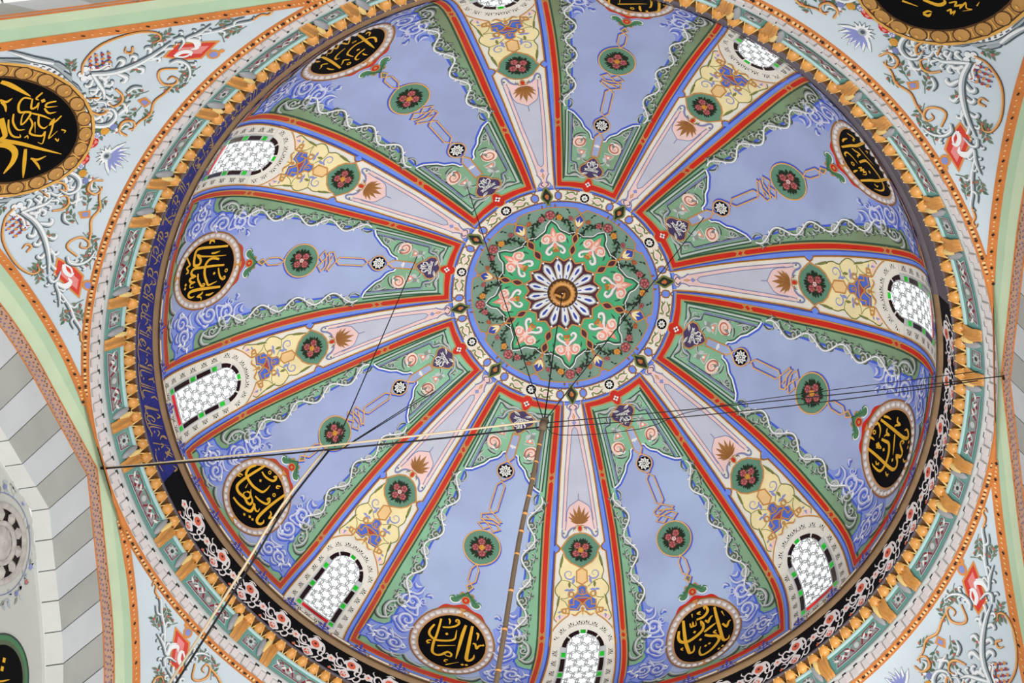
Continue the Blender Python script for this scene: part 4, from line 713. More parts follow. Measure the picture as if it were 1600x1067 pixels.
# 1 brown strip with blue ornaments
T_ = trim(1, 'brown strip with blue ornaments and white bars at the foot of the dome')
g = G(); circ_strip(g, 1.464, SMAX, 'strip_brown', H2, 200); circ_strip(g, 1.4635, 1.4655, 'ochre_dark', H3, 200); circ_strip(g, 1.4685, SMAX, 'roundel_line', H3, 200); mk('strip_face', g, full, T_)
OB = G(); OB.fill(K(-26, 1468, 26, 1468, 18, 1460, 7, 1454, 4, 1438, 0, 1420, -4, 1438, -7, 1454, -18, 1460), 'blue_ornament', H4+.0006); OB.disc(-.010, 1.446, .007, 'blue_ornament', H4+.0006, n=8); OB.disc(.010, 1.446, .007, 'blue_ornament', H4+.0006, n=8)
for q in (1, -1): OB.stroke([(q*x, y) for x, y in K(2, 1464, 10, 1461, 18, 1465)], .0022, 'white', H5, taper=3); OB.stroke([(q*x, y) for x, y in K(2, 1456, 6, 1450, 10, 1454)], .002, 'white', H5, taper=3); OB.disc(q*.006, 1.443, .003, 'ochre', H5, n=6)
BA = G(); BA.fill(K(-28, 1453, 28, 1453, 32, 1458, 28, 1463, -28, 1463, -32, 1458), 'ring_cream', H3+.0004); BA.stroke(K(-28, 1452, 28, 1452, 33, 1458, 28, 1464, -28, 1464, -33, 1458), .0024, 'ochre_dark', H4, closed=True, smooth=False)
for k in range(52): mk('blue_ornament', OB, dome_map(k*360/52.+1.), T_); mk('white_bar', BA, dome_map((k+.5)*360/52.+1.), T_)
# 2 frieze
T1_ = T_
T_ = trim(2, 'drum frieze, blue with gold script at left, black with coral flowers below, plain grey at upper right')
def arc_band(name, prof, m, a0, a1, parent, **kw):
    t = np.linspace(a0, a1, int(abs(a1-a0)/1.5)+2); pts = np.stack([ring_pt(np.array([p[0] for p in prof]), np.array([p[1] for p in prof]), a) for a in t])
    return grid_obj(name, pts, False, m, parent=parent, **kw)
sg_ = [KP[6], (KP[6][0]-.002, KP[6][1]), KP[7], (KP[7][0], KP[7][1]+.004)]; arc_band('strip_ground', sg_, 'strip_brown', -7, 290, T1_); arc_band('strip_ground', sg_, 'frieze_grey', 290, 353, T1_)
fp = [lerp(5, 6, .04), lerp(5, 6, .5), lerp(5, 6, 1.0)]
arc_band('black_frieze', fp, 'frieze_black', -7, 173, T_); arc_band('blue_frieze', fp, 'frieze_blue', 173, 290, T_); arc_band('grey_frieze', fp, 'frieze_grey', 290, 353, T_)
ring_band('lip', [KP[5], (KP[5][0]-.004, KP[5][1]), (KP[5][0]-.004, KP[5][1]+.007), lerp(5, 6, .07)], 'frieze_grey', T_)
FLW = G(); h = .0012
def petal_blob(g, x, y, r, m1, m2, hh, k=5, el=1.0):
    g.fill([(x+r*el*(1+.13*math.cos(k*t))*math.cos(t), y+r*(1+.13*math.cos(k*t))*math.sin(t)) for t in np.linspace(0, 2*math.pi, 25)[:-1]], m1, hh); g.disc(x+.002, y-.003, r*.58*el, m2, hh+.0006, ry=r*.58, n=10)
petal_blob(FLW, -.010, .074, .0240, 'bloom', 'coral', h, 5, .95); FLW.disc(-.008, .072, .0042, 'maroon', h+.0014, n=8)
petal_blob(FLW, .004, .027, .0168, 'bloom', 'coral', h, 4); FLW.stroke(K(-4, 30, 6, 26, 12, 20), .003, 'bloom', h+.0014); FLW.stroke(K(0, 20, 6, 26, 10, 34), .003, 'bloom', h+.0014)
petal_blob(FLW, .054, .057, .0135, 'bloom', 'flesh', h); FLW.disc(.055, .056, .004, 'coral', h+.0014, n=6)
for c, w in ((K(-36, 46, -40, 62, -36, 80, -28, 90, -22, 82), 9), (K(-38, 62, -28, 58, -24, 48, -30, 40, -38, 44, -36, 52), 7), (K(12, 64, 24, 78, 36, 72, 36, 56, 26, 48, 18, 54, 24, 62), 8), (K(-6, 48, 12, 48, 26, 40, 38, 42, 42, 54), 9), (K(-34, 46, -46, 40, -56, 48, -58, 60, -50, 66, -46, 58), 8), (K(-46, 40, -42, 24, -32, 16, -24, 22, -26, 30), 7), (K(-30, 34, -20, 20, -10, 12), 7), (K(20, 34, 30, 22, 42, 18, 50, 26), 7), (K(30, 24, 36, 34, 46, 36), 5), (K(-18, 101, -6, 104, 8, 96), 6), (K(38, 74, 46, 84, 44, 92), 5)):
    FLW.stroke(c, w*.72/1000, 'bloom', h, taper=1)
FLW.stroke(K(44, 20, 54, 18), .007, 'coral', h, smooth=False)
rm = ring_map(5, 6); 
for k in range(26):
    a = -5.0+3.45+6.93*k
    if a < 171: mk('flower_scroll', FLW, ring_map(5, 6, a+.0), T_)
GL = [K(0, 20, 0, 92), K(-30, 30, -24, 24, -10, 24, -4, 40, -4, 88), K(6, 34, 18, 22, 30, 26, 34, 44, 24, 60, 14, 52, 20, 40), K(-34, 20, -10, 14, 20, 14, 34, 22), K(10, 60, 22, 74, 14, 92), K(-28, 52, -16, 66, -8, 58), K(28, 64, 34, 84, 26, 96), K(-32, 72, -22, 90, -12, 76)]
rd = random.Random(11)
for k in range(40):
    g = G()
    for c in rd.sample(GL, 4)+GL[:1]:
        dx = rd.uniform(-.010, .010); sx = rd.uniform(.7, 1.0)
        g.stroke([(x*sx+dx-(y-.05)*.55, .008+y*1.0) for x, y in c], .0048, 'frieze_gold', .0012, taper=1)
    for _ in range(2): x, y = rd.uniform(-.02, .02), rd.uniform(.03, .1); g.add([(x-.004, y), (x, y-.004), (x+.004, y), (x, y+.004)], .0012, [(0, 1, 2, 3)], 'frieze_gold')
    mk('gold_script', g, ring_map(5, 6, 175.5+2.9*k), T_)
# 3 egg-and-dart
T_ = trim(3, 'gilt egg-and-dart moulding under the drum frieze')
ring_band('egg_bed', [lerp(4, 5, 0), (KP[4][0]-.003, KP[4][1]+.010), (KP[5][0]+.006, KP[5][1]-.002), KP[5]], 'gold_dark', T_)
ring_band('bead_rim', [(KP[4][0]+.002, KP[4][1]-.002), (KP[4][0]-.004, KP[4][1]-.003), (KP[4][0]-.004, KP[4][1]+.002), (KP[4][0], KP[4][1]+.004)], 'ochre_dark', T_)
def ellipsoid(c, ax, m, name, parent, nu=8, nv=5):
    V = []; F = []; ax = [np.array(a) for a in ax]
    for j in range(nv+1):
        p = math.pi*j/nv
        for i in range(nu):
            t = 2*math.pi*i/nu; V.append(np.array(c)+ax[0]*math.cos(p)+ax[1]*math.sin(p)*math.cos(t)+ax[2]*math.sin(p)*math.sin(t))
    for j in range(nv):
        for i in range(nu): F.append((j*nu+i, j*nu+(i+1) % nu, (j+1)*nu+(i+1) % nu, (j+1)*nu+i))
    return V, F
NE = 168
L45 = math.hypot(KP[5][0]-KP[4][0], KP[5][1]-KP[4][1])
uE = ((KP[5][0]-KP[4][0])/L45, (KP[5][1]-KP[4][1])/L45)
def local_frame(k_a, k_b, t, thd, up=0.0):
    """point on the moulding plus its unit along, across and outward (towards the room) vectors"""
    r, z = lerp(k_a, k_b, t); c = ring_pt(r, z, thd); e = (ring_pt(r, z, thd+.05)-ring_pt(r, z, thd-.05)); e /= np.linalg.norm(e)
    r2, z2 = lerp(k_a, k_b, t+.1); v = ring_pt(r2, z2, thd)-c; v /= np.linalg.norm(v); n = np.cross(e, v); n /= np.linalg.norm(n)
    if n[2] > 0: n = -n
    return c, e, v, n
egg_mesh = None; proto = {}
def place_local(name, proto_fn, c, e, v, n, parent, **kw):
    """build the shared mesh once in (along, across, outward) axes, then place copies of it by matrix"""
    if name not in proto:
        V, F, M = proto_fn(); o = mesh_obj(name, np.array(V), F, M, None, smooth=name != 'dentil_block'); me = o.data; off = np.array(o.location); bpy.data.objects.remove(o)
        me.transform(Matrix.Translation(Vector(off))); proto[name] = me
    o = bpy.data.objects.new(name, proto[name]); COL.objects.link(o); o.parent = parent
    o.matrix_local = Matrix(((e[0], v[0], n[0], c[0]-parent.location[0]), (e[1], v[1], n[1], c[1]-parent.location[1]), (e[2], v[2], n[2], c[2]-parent.location[2]), (0, 0, 0, 1)))
    return prop(o, **kw)
Lw = L45*S
def egg_fn():
    V, F = ellipsoid((0, -.0, .02), ((0, Lw*.56, 0), (.093, 0, 0), (0, 0, .062)), 'gold', 'egg', None); return V, F, ['gold']*len(F)
def dart_fn():
    V = []; F = []; M = []
    for q in (1, -1):
        o = len(V); V += [(q*-.004, -Lw*.54, .0), (q*.026, -Lw*.54, .0), (q*.006, -Lw*.54, .06), (q*.100, Lw*.54, .0), (q*.052, Lw*.54, .0), (q*.076, Lw*.54, .06)]
        F += [tuple(o+i for i in f) for f in ((0, 2, 5, 4), (1, 3, 5, 2), (0, 4, 3, 1))]; M += ['gold_light']*3
    return V, F, M
for k in range(NE):
    t = 360.*k/NE
    place_local('egg', egg_fn, *local_frame(4, 5, .52, t), T_); place_local('dart', dart_fn, *local_frame(4, 5, .5, t+180./NE), T_)
# 4 teal moulding with cartouches and gilt clasps
T_ = trim(4, 'teal roll moulding with scroll cartouches and gilt clasps round the drum')
ring_band('teal_cove', [KP[3], lerp(3, 4, .3), (lerp(3, 4, .7)[0]-.002, lerp(3, 4, .7)[1]-.001), (KP[4][0]-.002, KP[4][1]-.004), KP[4]], 'teal', T_)
ring_band('pale_roll', [(KP[4][0]+.004, KP[4][1]-.011), (KP[4][0]-.0015, KP[4][1]-.012), (KP[4][0]-.0055, KP[4][1]-.006), (KP[4][0]-.003, KP[4][1]-.001), (KP[4][0], KP[4][1])], 'teal_light', T_)
ring_band('grey_fillet', [lerp(2, 3, .86), (lerp(2, 3, .88)[0]-.003, lerp(2, 3, .88)[1]-.001), (lerp(2, 3, 1.08)[0]-.003, lerp(2, 3, 1.08)[1]), lerp(2, 3, 1.1)], 'grey_light', T_)
def clasp_t(k): t = -1+18.*k; return t+1.2*(1-math.cos(math.radians(t)))
L34 = math.hypot(KP[4][0]-KP[3][0], KP[4][1]-KP[3][1])
rnd = random.Random(2)
def cartouche(half, long_):
    g = G(); a, b = .016, .049; h = .0016
    if long_:
        fr_ = [(-half, a), (-half+.008, (a+b)/2), (-half, b), (half, b), (half-.008, (a+b)/2), (half, a)]
    else: fr_ = [(-half, a), (half, a), (half, b), (-half, b)]
    g.fill(fr_, 'cartouche_grey', h); g.stroke(fr_, .0028, 'teal_light', h+.0006, closed=True, smooth=False); g.stroke([(x*.96, (a+b)/2+(y-(a+b)/2)*.86) for x, y in fr_], .0028, 'crimson', h+.0006, closed=True, smooth=False)
    if long_:
        for q in (1, -1):
            g.stroke([(q*x*half, (a+b)/2+y) for x, y in ((.18, -.010), (.38, .010), (.58, -.008), (.74, .010), (.9, .0))], .0055, 'crimson', h+.001, taper=1); g.stroke([(q*x*half, (a+b)/2+y) for x, y in ((.25, .008), (.45, -.008), (.66, .006), (.86, -.008))], .0042, 'grey_light', h+.0014, taper=1)
            for u, y, an in ((.3, 0, .6), (.55, .004, -.7), (.8, -.003, .5)): g.leaf(q*u*half, (a+b)/2+y, an if q > 0 else math.pi-an, .018, .008, 'white', h+.0016)
        g.disc(0, (a+b)/2, .0125, 'grey_mid', h+.001, n=12); g.disc(0, (a+b)/2, .008, 'grey_light', h+.0015, n=8)
    else:
        for k in range(8): g.leaf(0, (a+b)/2, k*math.pi/4, .0155, .009, 'grey_light', h+.001)
        g.disc(0, (a+b)/2, .0055, 'grey_dark', h+.0016, n=8)
    return g
CLG, CSG = cartouche(.078, True), cartouche(.0195, False)
Lq = L34*S
def clasp_fn():
    V = []; F = []; M = []
    def sheet(rows, m):
        o = len(V); n = len(rows[0]); 
        for r in rows: V.extend(r)
        for i in range(len(rows)-1):
            for j in range(n-1): F.append((o+i*n+j, o+i*n+j+1, o+(i+1)*n+j+1, o+(i+1)*n+j)); M.append('ochre' if j in (1, 4, 6) and 1 <= i <= 7 else m)
    # strap bent over the roll: four shallow flutes, narrower and torn at the low end
    ys = np.linspace(-.5, .52, 9)*Lq; rows = []
    for y in ys:
        u = (y/Lq+.5); bul = .075*math.sin(min(1, u*1.02)*math.pi*.62+.35); wd = .115*(.72+.28*u)
        rows.append([(x*wd+(-.02 if u < .3 else 0)*(1-u), y, bul+.026*math.cos(x*10)) for x in np.linspace(-1, 1, 9)])
    rows = [[(p[0], p[1], -.01) for p in rows[0]]]+rows+[[(p[0], p[1]+.02, -.01) for p in rows[-1]]]
    sheet(rows, 'gold')
    return V, F, M
def curl_fn():      # curled lip on the + side
    R_ = []
    for y, r in ((-.12*Lq, .02), (.10*Lq, .045), (.34*Lq, .060), (.52*Lq, .045)): R_ += [(.10+r*.9*math.cos(t), y, .05+r*math.sin(t)) for t in np.linspace(-.4, math.pi+.9, 8)]
    F = [(i*8+j, i*8+j+1, i*8+9+j, i*8+8+j) for i in range(3) for j in range(7)]; return R_, F, ['gold_light']*len(F)
def horn_fn():
    v, f = ellipsoid((.150, .06*Lq, .030), ((.028, .42*Lq, .02), (.062, -.02, 0), (0, 0, .055)), '', '', None); m = ['silver']*len(f); o = len(v)
    v2, f2 = ellipsoid((.122, .36*Lq, .058), ((.03, .17*Lq, .0), (.046, 0, 0), (0, 0, .04)), '', '', None)
    return [tuple(p) for p in v]+[tuple(p) for p in v2], list(f)+[tuple(o+i for i in q) for q in f2], m+['hole']*len(f2)
for k in range(20):
    c = clasp_t(k)
    mk('rosette_cartouche', CSG, ring_map(3, 4, c+.35), T_)
    mk('scroll_cartouche', CLG, ring_map(3, 4, (clasp_t(k)+clasp_t(k+1))/2+.3), T_)
    for q in (-2.95, 2.95):
        lf_ = local_frame(3, 4, .52, c+q); cl = place_local('clasp', clasp_fn, *lf_, T_)
        for nm, fn in (('horn', horn_fn), ('curl', curl_fn)):
            if nm not in proto: V_, F_, M_ = fn(); o_ = mesh_obj(nm, np.array(V_), F_, M_, None); proto[nm] = o_.data; proto[nm].transform(Matrix.Translation(o_.location)); bpy.data.objects.remove(o_)
            ho = bpy.data.objects.new(nm, proto[nm]); COL.objects.link(ho); ho.parent = cl
# 5 stepped white dentil band
T_ = trim(5, 'stepped white dentil band between orange bead band and teal moulding')
ring_band('dentil_bed', [KP[2], lerp(2, 3, .5), lerp(2, 3, .9)], 'dentil', T_)
L23 = math.hypot(KP[3][0]-KP[2][0], KP[3][1]-KP[2][1])
def den_fn():
    V = []; F = []; M = []
    def bx(x0, x1, y0, y1, h0, h1, m):
        o = len(V); V.extend([(x, y, hh) for hh in (h0, h1) for y in (y0, y1) for x in (x0, x1)]); F.extend([tuple(o+i for i in f) for f in ((4, 5, 7, 6), (0, 1, 5, 4), (1, 3, 7, 5), (3, 2, 6, 7), (2, 0, 4, 6))]); M.extend([m]*5)
    u = L23*S
    bx(-.062, .048, -.34*u, .20*u, 0, .030, 'dentil')
    bx(-.002, .072, .22*u, .40*u, .0, .008, 'dentil_slot')
    bx(-.074, -.062, -.40*u, .22*u, 0, .008, 'dentil_line'); bx(-.062, .050, -.40*u, -.34*u, 0, .008, 'dentil_line'); bx(.048, .056, -.34*u, .24*u, 0, .008, 'dentil_line'); bx(-.150, -.072, .20*u, .25*u, 0, .006, 'dentil_line')
    return V, F, M
ND = 172
for k in range(ND): place_local('dentil_block', den_fn, *local_frame(2, 3, .46, 360.*k/ND), T_)
# 6 orange bead band, cut off where the side arches' walls meet the ring
DX0, DX1, DY = -1.057, 1.042, 1.0
def clamp_band(name, prof, m, parent, n=240):
    pts = np.stack([ring_pt(np.array([p[0] for p in prof]), np.array([p[1] for p in prof]), a) for a in np.arange(n)*360./n])
    pts[..., 0] = np.clip(pts[..., 0], (DX0-.008+OFF[0])*S, (DX1+.010+OFF[0])*S); return grid_obj(name, pts, True, m, parent=parent)
T_ = trim(6, 'orange beaded band edging the cornice ring')
clamp_band('orange_ground', [(KP[1][0]+.004, KP[1][1]+.002), (KP[1][0], KP[1][1]-.002), (KP[2][0], KP[2][1]-.002), (KP[2][0]-.001, KP[2][1]+.002)], 'orange_band', T_)
def bead_marks(g, L, per, w0, h):
    n = int(L/per)
    for k in range(n):
        x = (k+.5)*per-L/2
        if k % 4 == 0: g.add([(x-.0042, w0), (x, w0-.0042), (x+.0042, w0), (x, w0+.0042)], h+.0006, [(0, 1, 2, 3)], 'hole')
        else: g.disc(x, w0, .0034, 'orange_light', h, n=6, ry=.0042); g.disc(x+per*.5, w0, .0016, 'hole', h+.0004, n=5, ry=.0035)
    return g
g = bead_marks(G(), 2*math.pi*KP[1][0], .0105, .0073, .0032)
rmp = ring_map(1, 2); A_ = rmp(np.array(g.V, float)); xo = A_[:, 0]/S-OFF[0]; okv = (xo < DX1+.002) & (xo > DX0)
g2 = [(f, m) for f, m in zip(g.F, g.M) if all(okv[i] for i in f)]; g.F = [f for f, m in g2]; g.M = [m for f, m in g2]; mk('beads', g, rmp, T_, kind='stuff')
# ------------------------------------------------------------------ pendentives
DX0, DX1, DY = -1.057, 1.042, 1.0
def rho_edge(az, ex=0.0):
    c, s = math.cos(math.radians(az)), math.sin(math.radians(az)); r = 9
    if c > 1e-6: r = min(r, (DX1+ex)/c)
    if c < -1e-6: r = min(r, (DX0-ex)/c)
    if abs(s) > 1e-6: r = min(r, (DY+ex)/abs(s))
    return r
PEN = [(-137.6, 'upper left', 1), (-44.3, 'upper right', 1), (43.2, 'lower right', 1), (136.3, 'lower left', 1)]
PB = {}
def fwd(az0, pts): return pts
def vine_p(g, c, w, taper=1): g.vine(K(*c), w/1000, .0012, 'pend_grey', 'pend_white', 'pend_dark', taper=taper, d=(.0024, .0024))
def acan(g, c, w, n=6, seed=0, both_=True):
    """painted acanthus: a grey stem with curling lobes"""
    rd = random.Random(seed); P_ = crv(K(*c), False, 6); m = len(P_); S_ = w/1000
    for k in range(n, 0, -1):
        i = min(m-2, max(1, int(m*(k-.4)/(n+.3)))); t = P_[i+1]-P_[i-1]; t = t/np.hypot(*t); p = P_[i]
        for q in ((1, -1) if both_ else (1,)):
            nn = np.array([-t[1], t[0]])*q; L = S_*(1.75-.7*k/n)*rd.uniform(.85, 1.1)
            pts = [p-t*L*.2, p+t*L*.35+nn*L*.5, p+t*L*.75+nn*L*.95, p+t*L*.55+nn*L*1.35, p+t*L*.2+nn*L*1.3]
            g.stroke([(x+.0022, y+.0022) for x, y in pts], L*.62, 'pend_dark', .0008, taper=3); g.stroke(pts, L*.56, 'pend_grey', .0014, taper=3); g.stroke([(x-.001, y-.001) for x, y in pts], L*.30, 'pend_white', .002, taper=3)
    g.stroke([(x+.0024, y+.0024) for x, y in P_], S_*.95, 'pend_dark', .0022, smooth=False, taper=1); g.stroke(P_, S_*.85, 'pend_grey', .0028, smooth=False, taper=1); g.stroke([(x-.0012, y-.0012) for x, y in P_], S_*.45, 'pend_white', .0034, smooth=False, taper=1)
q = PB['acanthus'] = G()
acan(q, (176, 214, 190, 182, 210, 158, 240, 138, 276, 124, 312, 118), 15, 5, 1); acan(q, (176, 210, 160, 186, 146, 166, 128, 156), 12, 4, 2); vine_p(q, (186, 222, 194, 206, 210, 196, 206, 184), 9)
for k in range(6): t = k*1.05; q.disc(.176+.014*math.cos(t), .222+.012*math.sin(t), .0085, 'pend_dark', .0014, n=10); q.disc(.1755+.014*math.cos(t), .2215+.012*math.sin(t), .0072, 'pend_white', .002, n=10)

LEAF_ = K(118, 480, 148, 430, 163, 372, 172, 330, 180, 290, 174, 268, 164, 270, 158, 248, 146, 240, 140, 222, 128, 205, 122, 226, 134, 262, 142, 300, 138, 350, 128, 400)
q.fill([(x+.004, y+.002) for x, y in LEAF_], 'pend_dark', .0008, step=.035); q.fill(LEAF_, 'pend_grey', .0014, step=.035)
for c in ((128, 210, 148, 262, 158, 320, 148, 400), (136, 236, 152, 290, 154, 350), (146, 250, 162, 300, 160, 360), (160, 262, 172, 300), (134, 280, 144, 330, 136, 390)):
    q.stroke(K(*c), .007, 'pend_white', .002, taper=3); q.stroke([(x+.005, y+.003) for x, y in K(*c)], .003, 'pend_dark', .002, taper=3)
acan(q, (128, 200, 108, 190, 100, 170, 112, 158), 10, 3, 4); vine_p(q, (176, 300, 172, 340, 176, 400), 12); vine_p(q, (140, 196, 150, 176, 166, 170), 8)
acan(q, (108, 182, 76, 168, 62, 142, 72, 114, 96, 108, 112, 124, 108, 146), 13, 5, 5); vine_p(q, (96, 112, 116, 100, 132, 108, 128, 122), 8); vine_p(q, (118, 168, 122, 150, 112, 140), 7)
acan(q, (318, 118, 330, 108, 322, 96, 300, 92), 8, 2, 6); vine_p(q, (250, 128, 262, 116, 282, 110), 7); acan(q, (262, 84, 276, 74, 274, 50, 256, 30, 232, 22), 9, 3, 7); vine_p(q, (282, 88, 290, 70, 306, 64, 304, 78), 9); vine_p(q, (330, 98, 340, 76, 328, 62, 320, 70), 9)
acan(q, (334, 98, 352, 88, 366, 84, 388, 82), 8, 2, 8); vine_p(q, (352, 86, 380, 60, 410, 44, 436, 26, 450, 30), 8); vine_p(q, (380, 62, 384, 46, 372, 40), 6); vine_p(q, (408, 44, 420, 50, 438, 42), 6)
vine_p(q, (118, 92, 128, 100, 142, 98), 8); vine_p(q, (160, 118, 176, 112, 184, 96), 8); vine_p(q, (58, 72, 70, 84, 88, 78, 84, 62), 8)
q = PB['orange_scroll'] = G()
def os_(c, w=5.5, h=.0026): q.stroke([(x+.0012, y+.0012) for x, y in K(*c)], w/1000, 'roundel_line', h-.0006, taper=1); q.stroke(K(*c), w/1000, 'scroll_orange', h, taper=1); q.stroke([(x-.0008, y-.0008) for x, y in K(*c)], w*.35/1000, 'orange_light', h+.0006, taper=1)
os_((256, 60, 240, 88, 222, 84, 208, 62, 216, 42, 230, 42, 232, 58, 220, 60)); os_((216, 42, 190, 44, 160, 52, 128, 42, 100, 54, 74, 56)); os_((60, 60, 66, 82, 90, 86, 98, 66, 84, 56, 76, 66))
os_((160, 146, 150, 124, 134, 116, 118, 126, 124, 142)); os_((92, 170, 90, 144, 104, 132, 106, 150)); os_((170, 232, 200, 244, 250, 236, 300, 196, 318, 160, 310, 142, 296, 146)); os_((268, 178, 254, 170, 250, 182, 262, 190)); os_((440, 26, 462, 24, 470, 14, 482, 16, 478, 24)); os_((128, 166, 118, 190)); 
q.fill(K(150, 88, 138, 62, 156, 56, 164, 76), 'scroll_orange', .002); q.fill(K(150, 80, 144, 66, 154, 62, 158, 74), 'petal_blue', .0028)
for a in range(4):
    for b in range(4):
        x, y = 207+a*9-b*7, 190+a*7+b*10; q.fill(K(x-4, y-1, x+1, y-5, x+5, y+1, x, y+5), 'scroll_orange' if (a+b) % 2 else 'knot_red', .002); q.disc(x/1000+.0045, y/1000+.005, .0022, 'blue_deep', .0026, n=5)
q = PB['red_kite'] = G(); q.fill(K(268, 106, 312, 106, 360, 36, 300, 34, 282, 60), 'scroll_orange', .0014); q.fill(K(274, 102, 310, 102, 352, 40, 303, 39, 286, 62), 'kite_red', .002); q.fill(K(288, 92, 308, 90, 338, 46, 312, 46, 300, 66), 'kite_pink', .0026)
q.stroke(K(282, 88, 298, 82, 306, 68, 298, 60), .010, 'pend_white', .0034, taper=1); q.stroke(K(330, 96, 334, 78, 322, 64, 312, 72), .010, 'pend_white', .0034, taper=1)
q.disc(.322, .022, .0135, 'scroll_orange', .002, n=12); q.disc(.322, .022, .0085, 'petal_blue', .0026, n=10); q.disc(.338, .014, .0055, 'scroll_orange', .002, n=8)
q = PB['leaf_sprays'] = G(); rd = random.Random(8)
for x, y, an, L in ((296, 146, -.3, 36), (180, 78, 2.2, 46), (210, 24, .2, 42), (118, 92, 1.0, 44), (140, 70, 2.8, 46), (360, 26, .7, 48), (388, 72, -.2, 34), (282, 22, 2.6, 40), (196, 62, -1.2, 40), (96, 36, .3, 36), (318, 136, 2.7, 28), (246, 152, -2.6, 34), (162, 250, .6, 34), (300, 124, 1.2, 34), (420, 22, 2.7, 34), (56, 96, -.5, 30)):
    c, s = math.cos(an), math.sin(an); q.stroke([(x/1000, y/1000), ((x+L*.5*c-4*s)/1000, (y+L*.5*s+4*c)/1000), ((x+L*c)/1000, (y+L*s)/1000)], .0022, 'spray_green', .001)
    for k in range(6): u = .25+.14*k; q.leaf((x+L*u*c)/1000, (y+L*u*s)/1000, an+(1 if k % 2 else -1)*.8, .017, .0075, 'spray_dark' if (x+k) % 3 == 0 else 'spray_green', .0016); 
    q.disc((x+L*.9*c)/1000, (y+L*.9*s)/1000, .0034, 'berry', .0022, n=7); q.disc((x+L*.3*c+6*s)/1000, (y+L*.3*s-6*c)/1000, .0028, 'berry', .0022, n=7)
for n_ in PB: PB[n_].both()
q = PB['shell_fan'] = G()
for k in range(7):
    t = -math.pi/2+(k-3)*.36; q.leaf(0, .078, t, .052, .016, 'pend_dark', .0012); q.leaf(0, .078, t, .050, .0145, 'pend_white', .0018); q.leaf(0, .074, t, .040, .0085, 'petal_blue', .0024)
for k in range(7): t = math.pi/2+(k-3)*.40; q.leaf(0, .074, t, .030, .010, 'pend_dark', .0012); q.leaf(0, .074, t, .028, .0085, 'pend_white', .0018)
q.disc(0, .078, .009, 'pend_grey', .003, n=12); q.disc(0, .080, .005, 'pend_dark', .0036, n=10)
q = G(); rd = random.Random(4)
FG = G()
ga = crv(K(-78, 96, -52, 118, -26, 130, 0, 133, 26, 130, 52, 118, 78, 96), False, 6)
for x, y in ga:
    for k in range(2): FG.leaf(x+rd.uniform(-.006, .006), y+rd.uniform(-.006, .006), rd.uniform(0, 6.28), .016, .009, rd.choice(['spray_dark', 'spray_green', 'moss']), .001+.0004*k)
PB['flower_garland'] = FG
GR = [(-.022, .128, .0165, 'red_bright', 'kite_pink'), (.022, .128, .0165, 'red_bright', 'kite_pink'), (-.056, .112, .0095, 'yellow', 'scroll_orange'), (.056, .112, .0095, 'yellow', 'scroll_orange'), (0, .132, .010, 'scroll_orange', 'yellow'), (-.040, .124, .0085, 'petal_blue', 'white'), (.040, .124, .0085, 'petal_blue', 'white'), (-.072, .100, .008, 'petal_blue', 'slate_blue'), (.072, .100, .008, 'petal_blue', 'slate_blue')]
# pendentive roundel (ellipse on the vault)
RA, RB, RT = .122, .172, .332
EP = lambda f, n=48: [(RA*f*math.sin(t), RT-(RB*(f-1)*.75+RB)*math.cos(t)) for t in np.linspace(0, 2*math.pi, n+1)[:-1]]
PR = {}
g = PR['frame'] = G(); g.fill(EP(1.27), 'roundel_gold', .0026, step=.035)
g.stroke(EP(1.27), .006, 'roundel_bright', .0034, closed=True, smooth=False); g.stroke(EP(1.235), .003, 'roundel_line', .0034, closed=True, smooth=False); g.stroke(EP(1.02), .004, 'roundel_line', .0034, closed=True, smooth=False)
g = PR['disc'] = G(); g.fill(EP(1.0), 'black', .0036, step=.035)
NLO = 23
egs = []
for k in range(NLO):
    t = 2*math.pi*k/NLO; f = 1.13; x, y = RA*f*math.sin(t), RT-(RB*(f-1)*.75+RB)*math.cos(t); an = math.atan2(RB*math.sin(t), RA*math.cos(t))
    g = G(); c, s = math.cos(an), math.sin(an)
    pts = [(x+u*.0185*c-v*.0145*s, y+u*.0185*s+v*.0145*c) for u, v in [(math.cos(w), math.sin(w)) for w in np.linspace(0, 2*math.pi, 13)[:-1]]]
    g.add([(x, y, .0085)]+[(p[0], p[1], .0036) for p in pts], 0, [(0, 1+i, 1+(i+1) % 12) for i in range(12)], 'roundel_gold'); g.stroke(pts, .0026, 'roundel_line', .004, closed=True, smooth=False)
    g.disc(x+.001, y-.002, .0042, 'roundel_bright', .0092, n=8, ry=.003)
    t2 = t+math.pi/NLO; x2, y2 = RA*f*math.sin(t2), RT-(RB*(f-1)*.75+RB)*math.cos(t2); g.stroke([(x2+.010*s*1.0, y2-.010*c), (x2-.010*s, y2+.010*c)], .0032, 'roundel_bright', .0042, smooth=False)
    egs.append(g)
RLAB = {'upper left': 'large black roundel with gold script and egg border at the left picture edge', 'upper right': 'large black roundel with gold script cut off by the top right picture edge', 'lower right': 'large black roundel of the lower right corner vault below the picture edge', 'lower left': 'large black roundel of the lower left corner vault below the picture edge'}
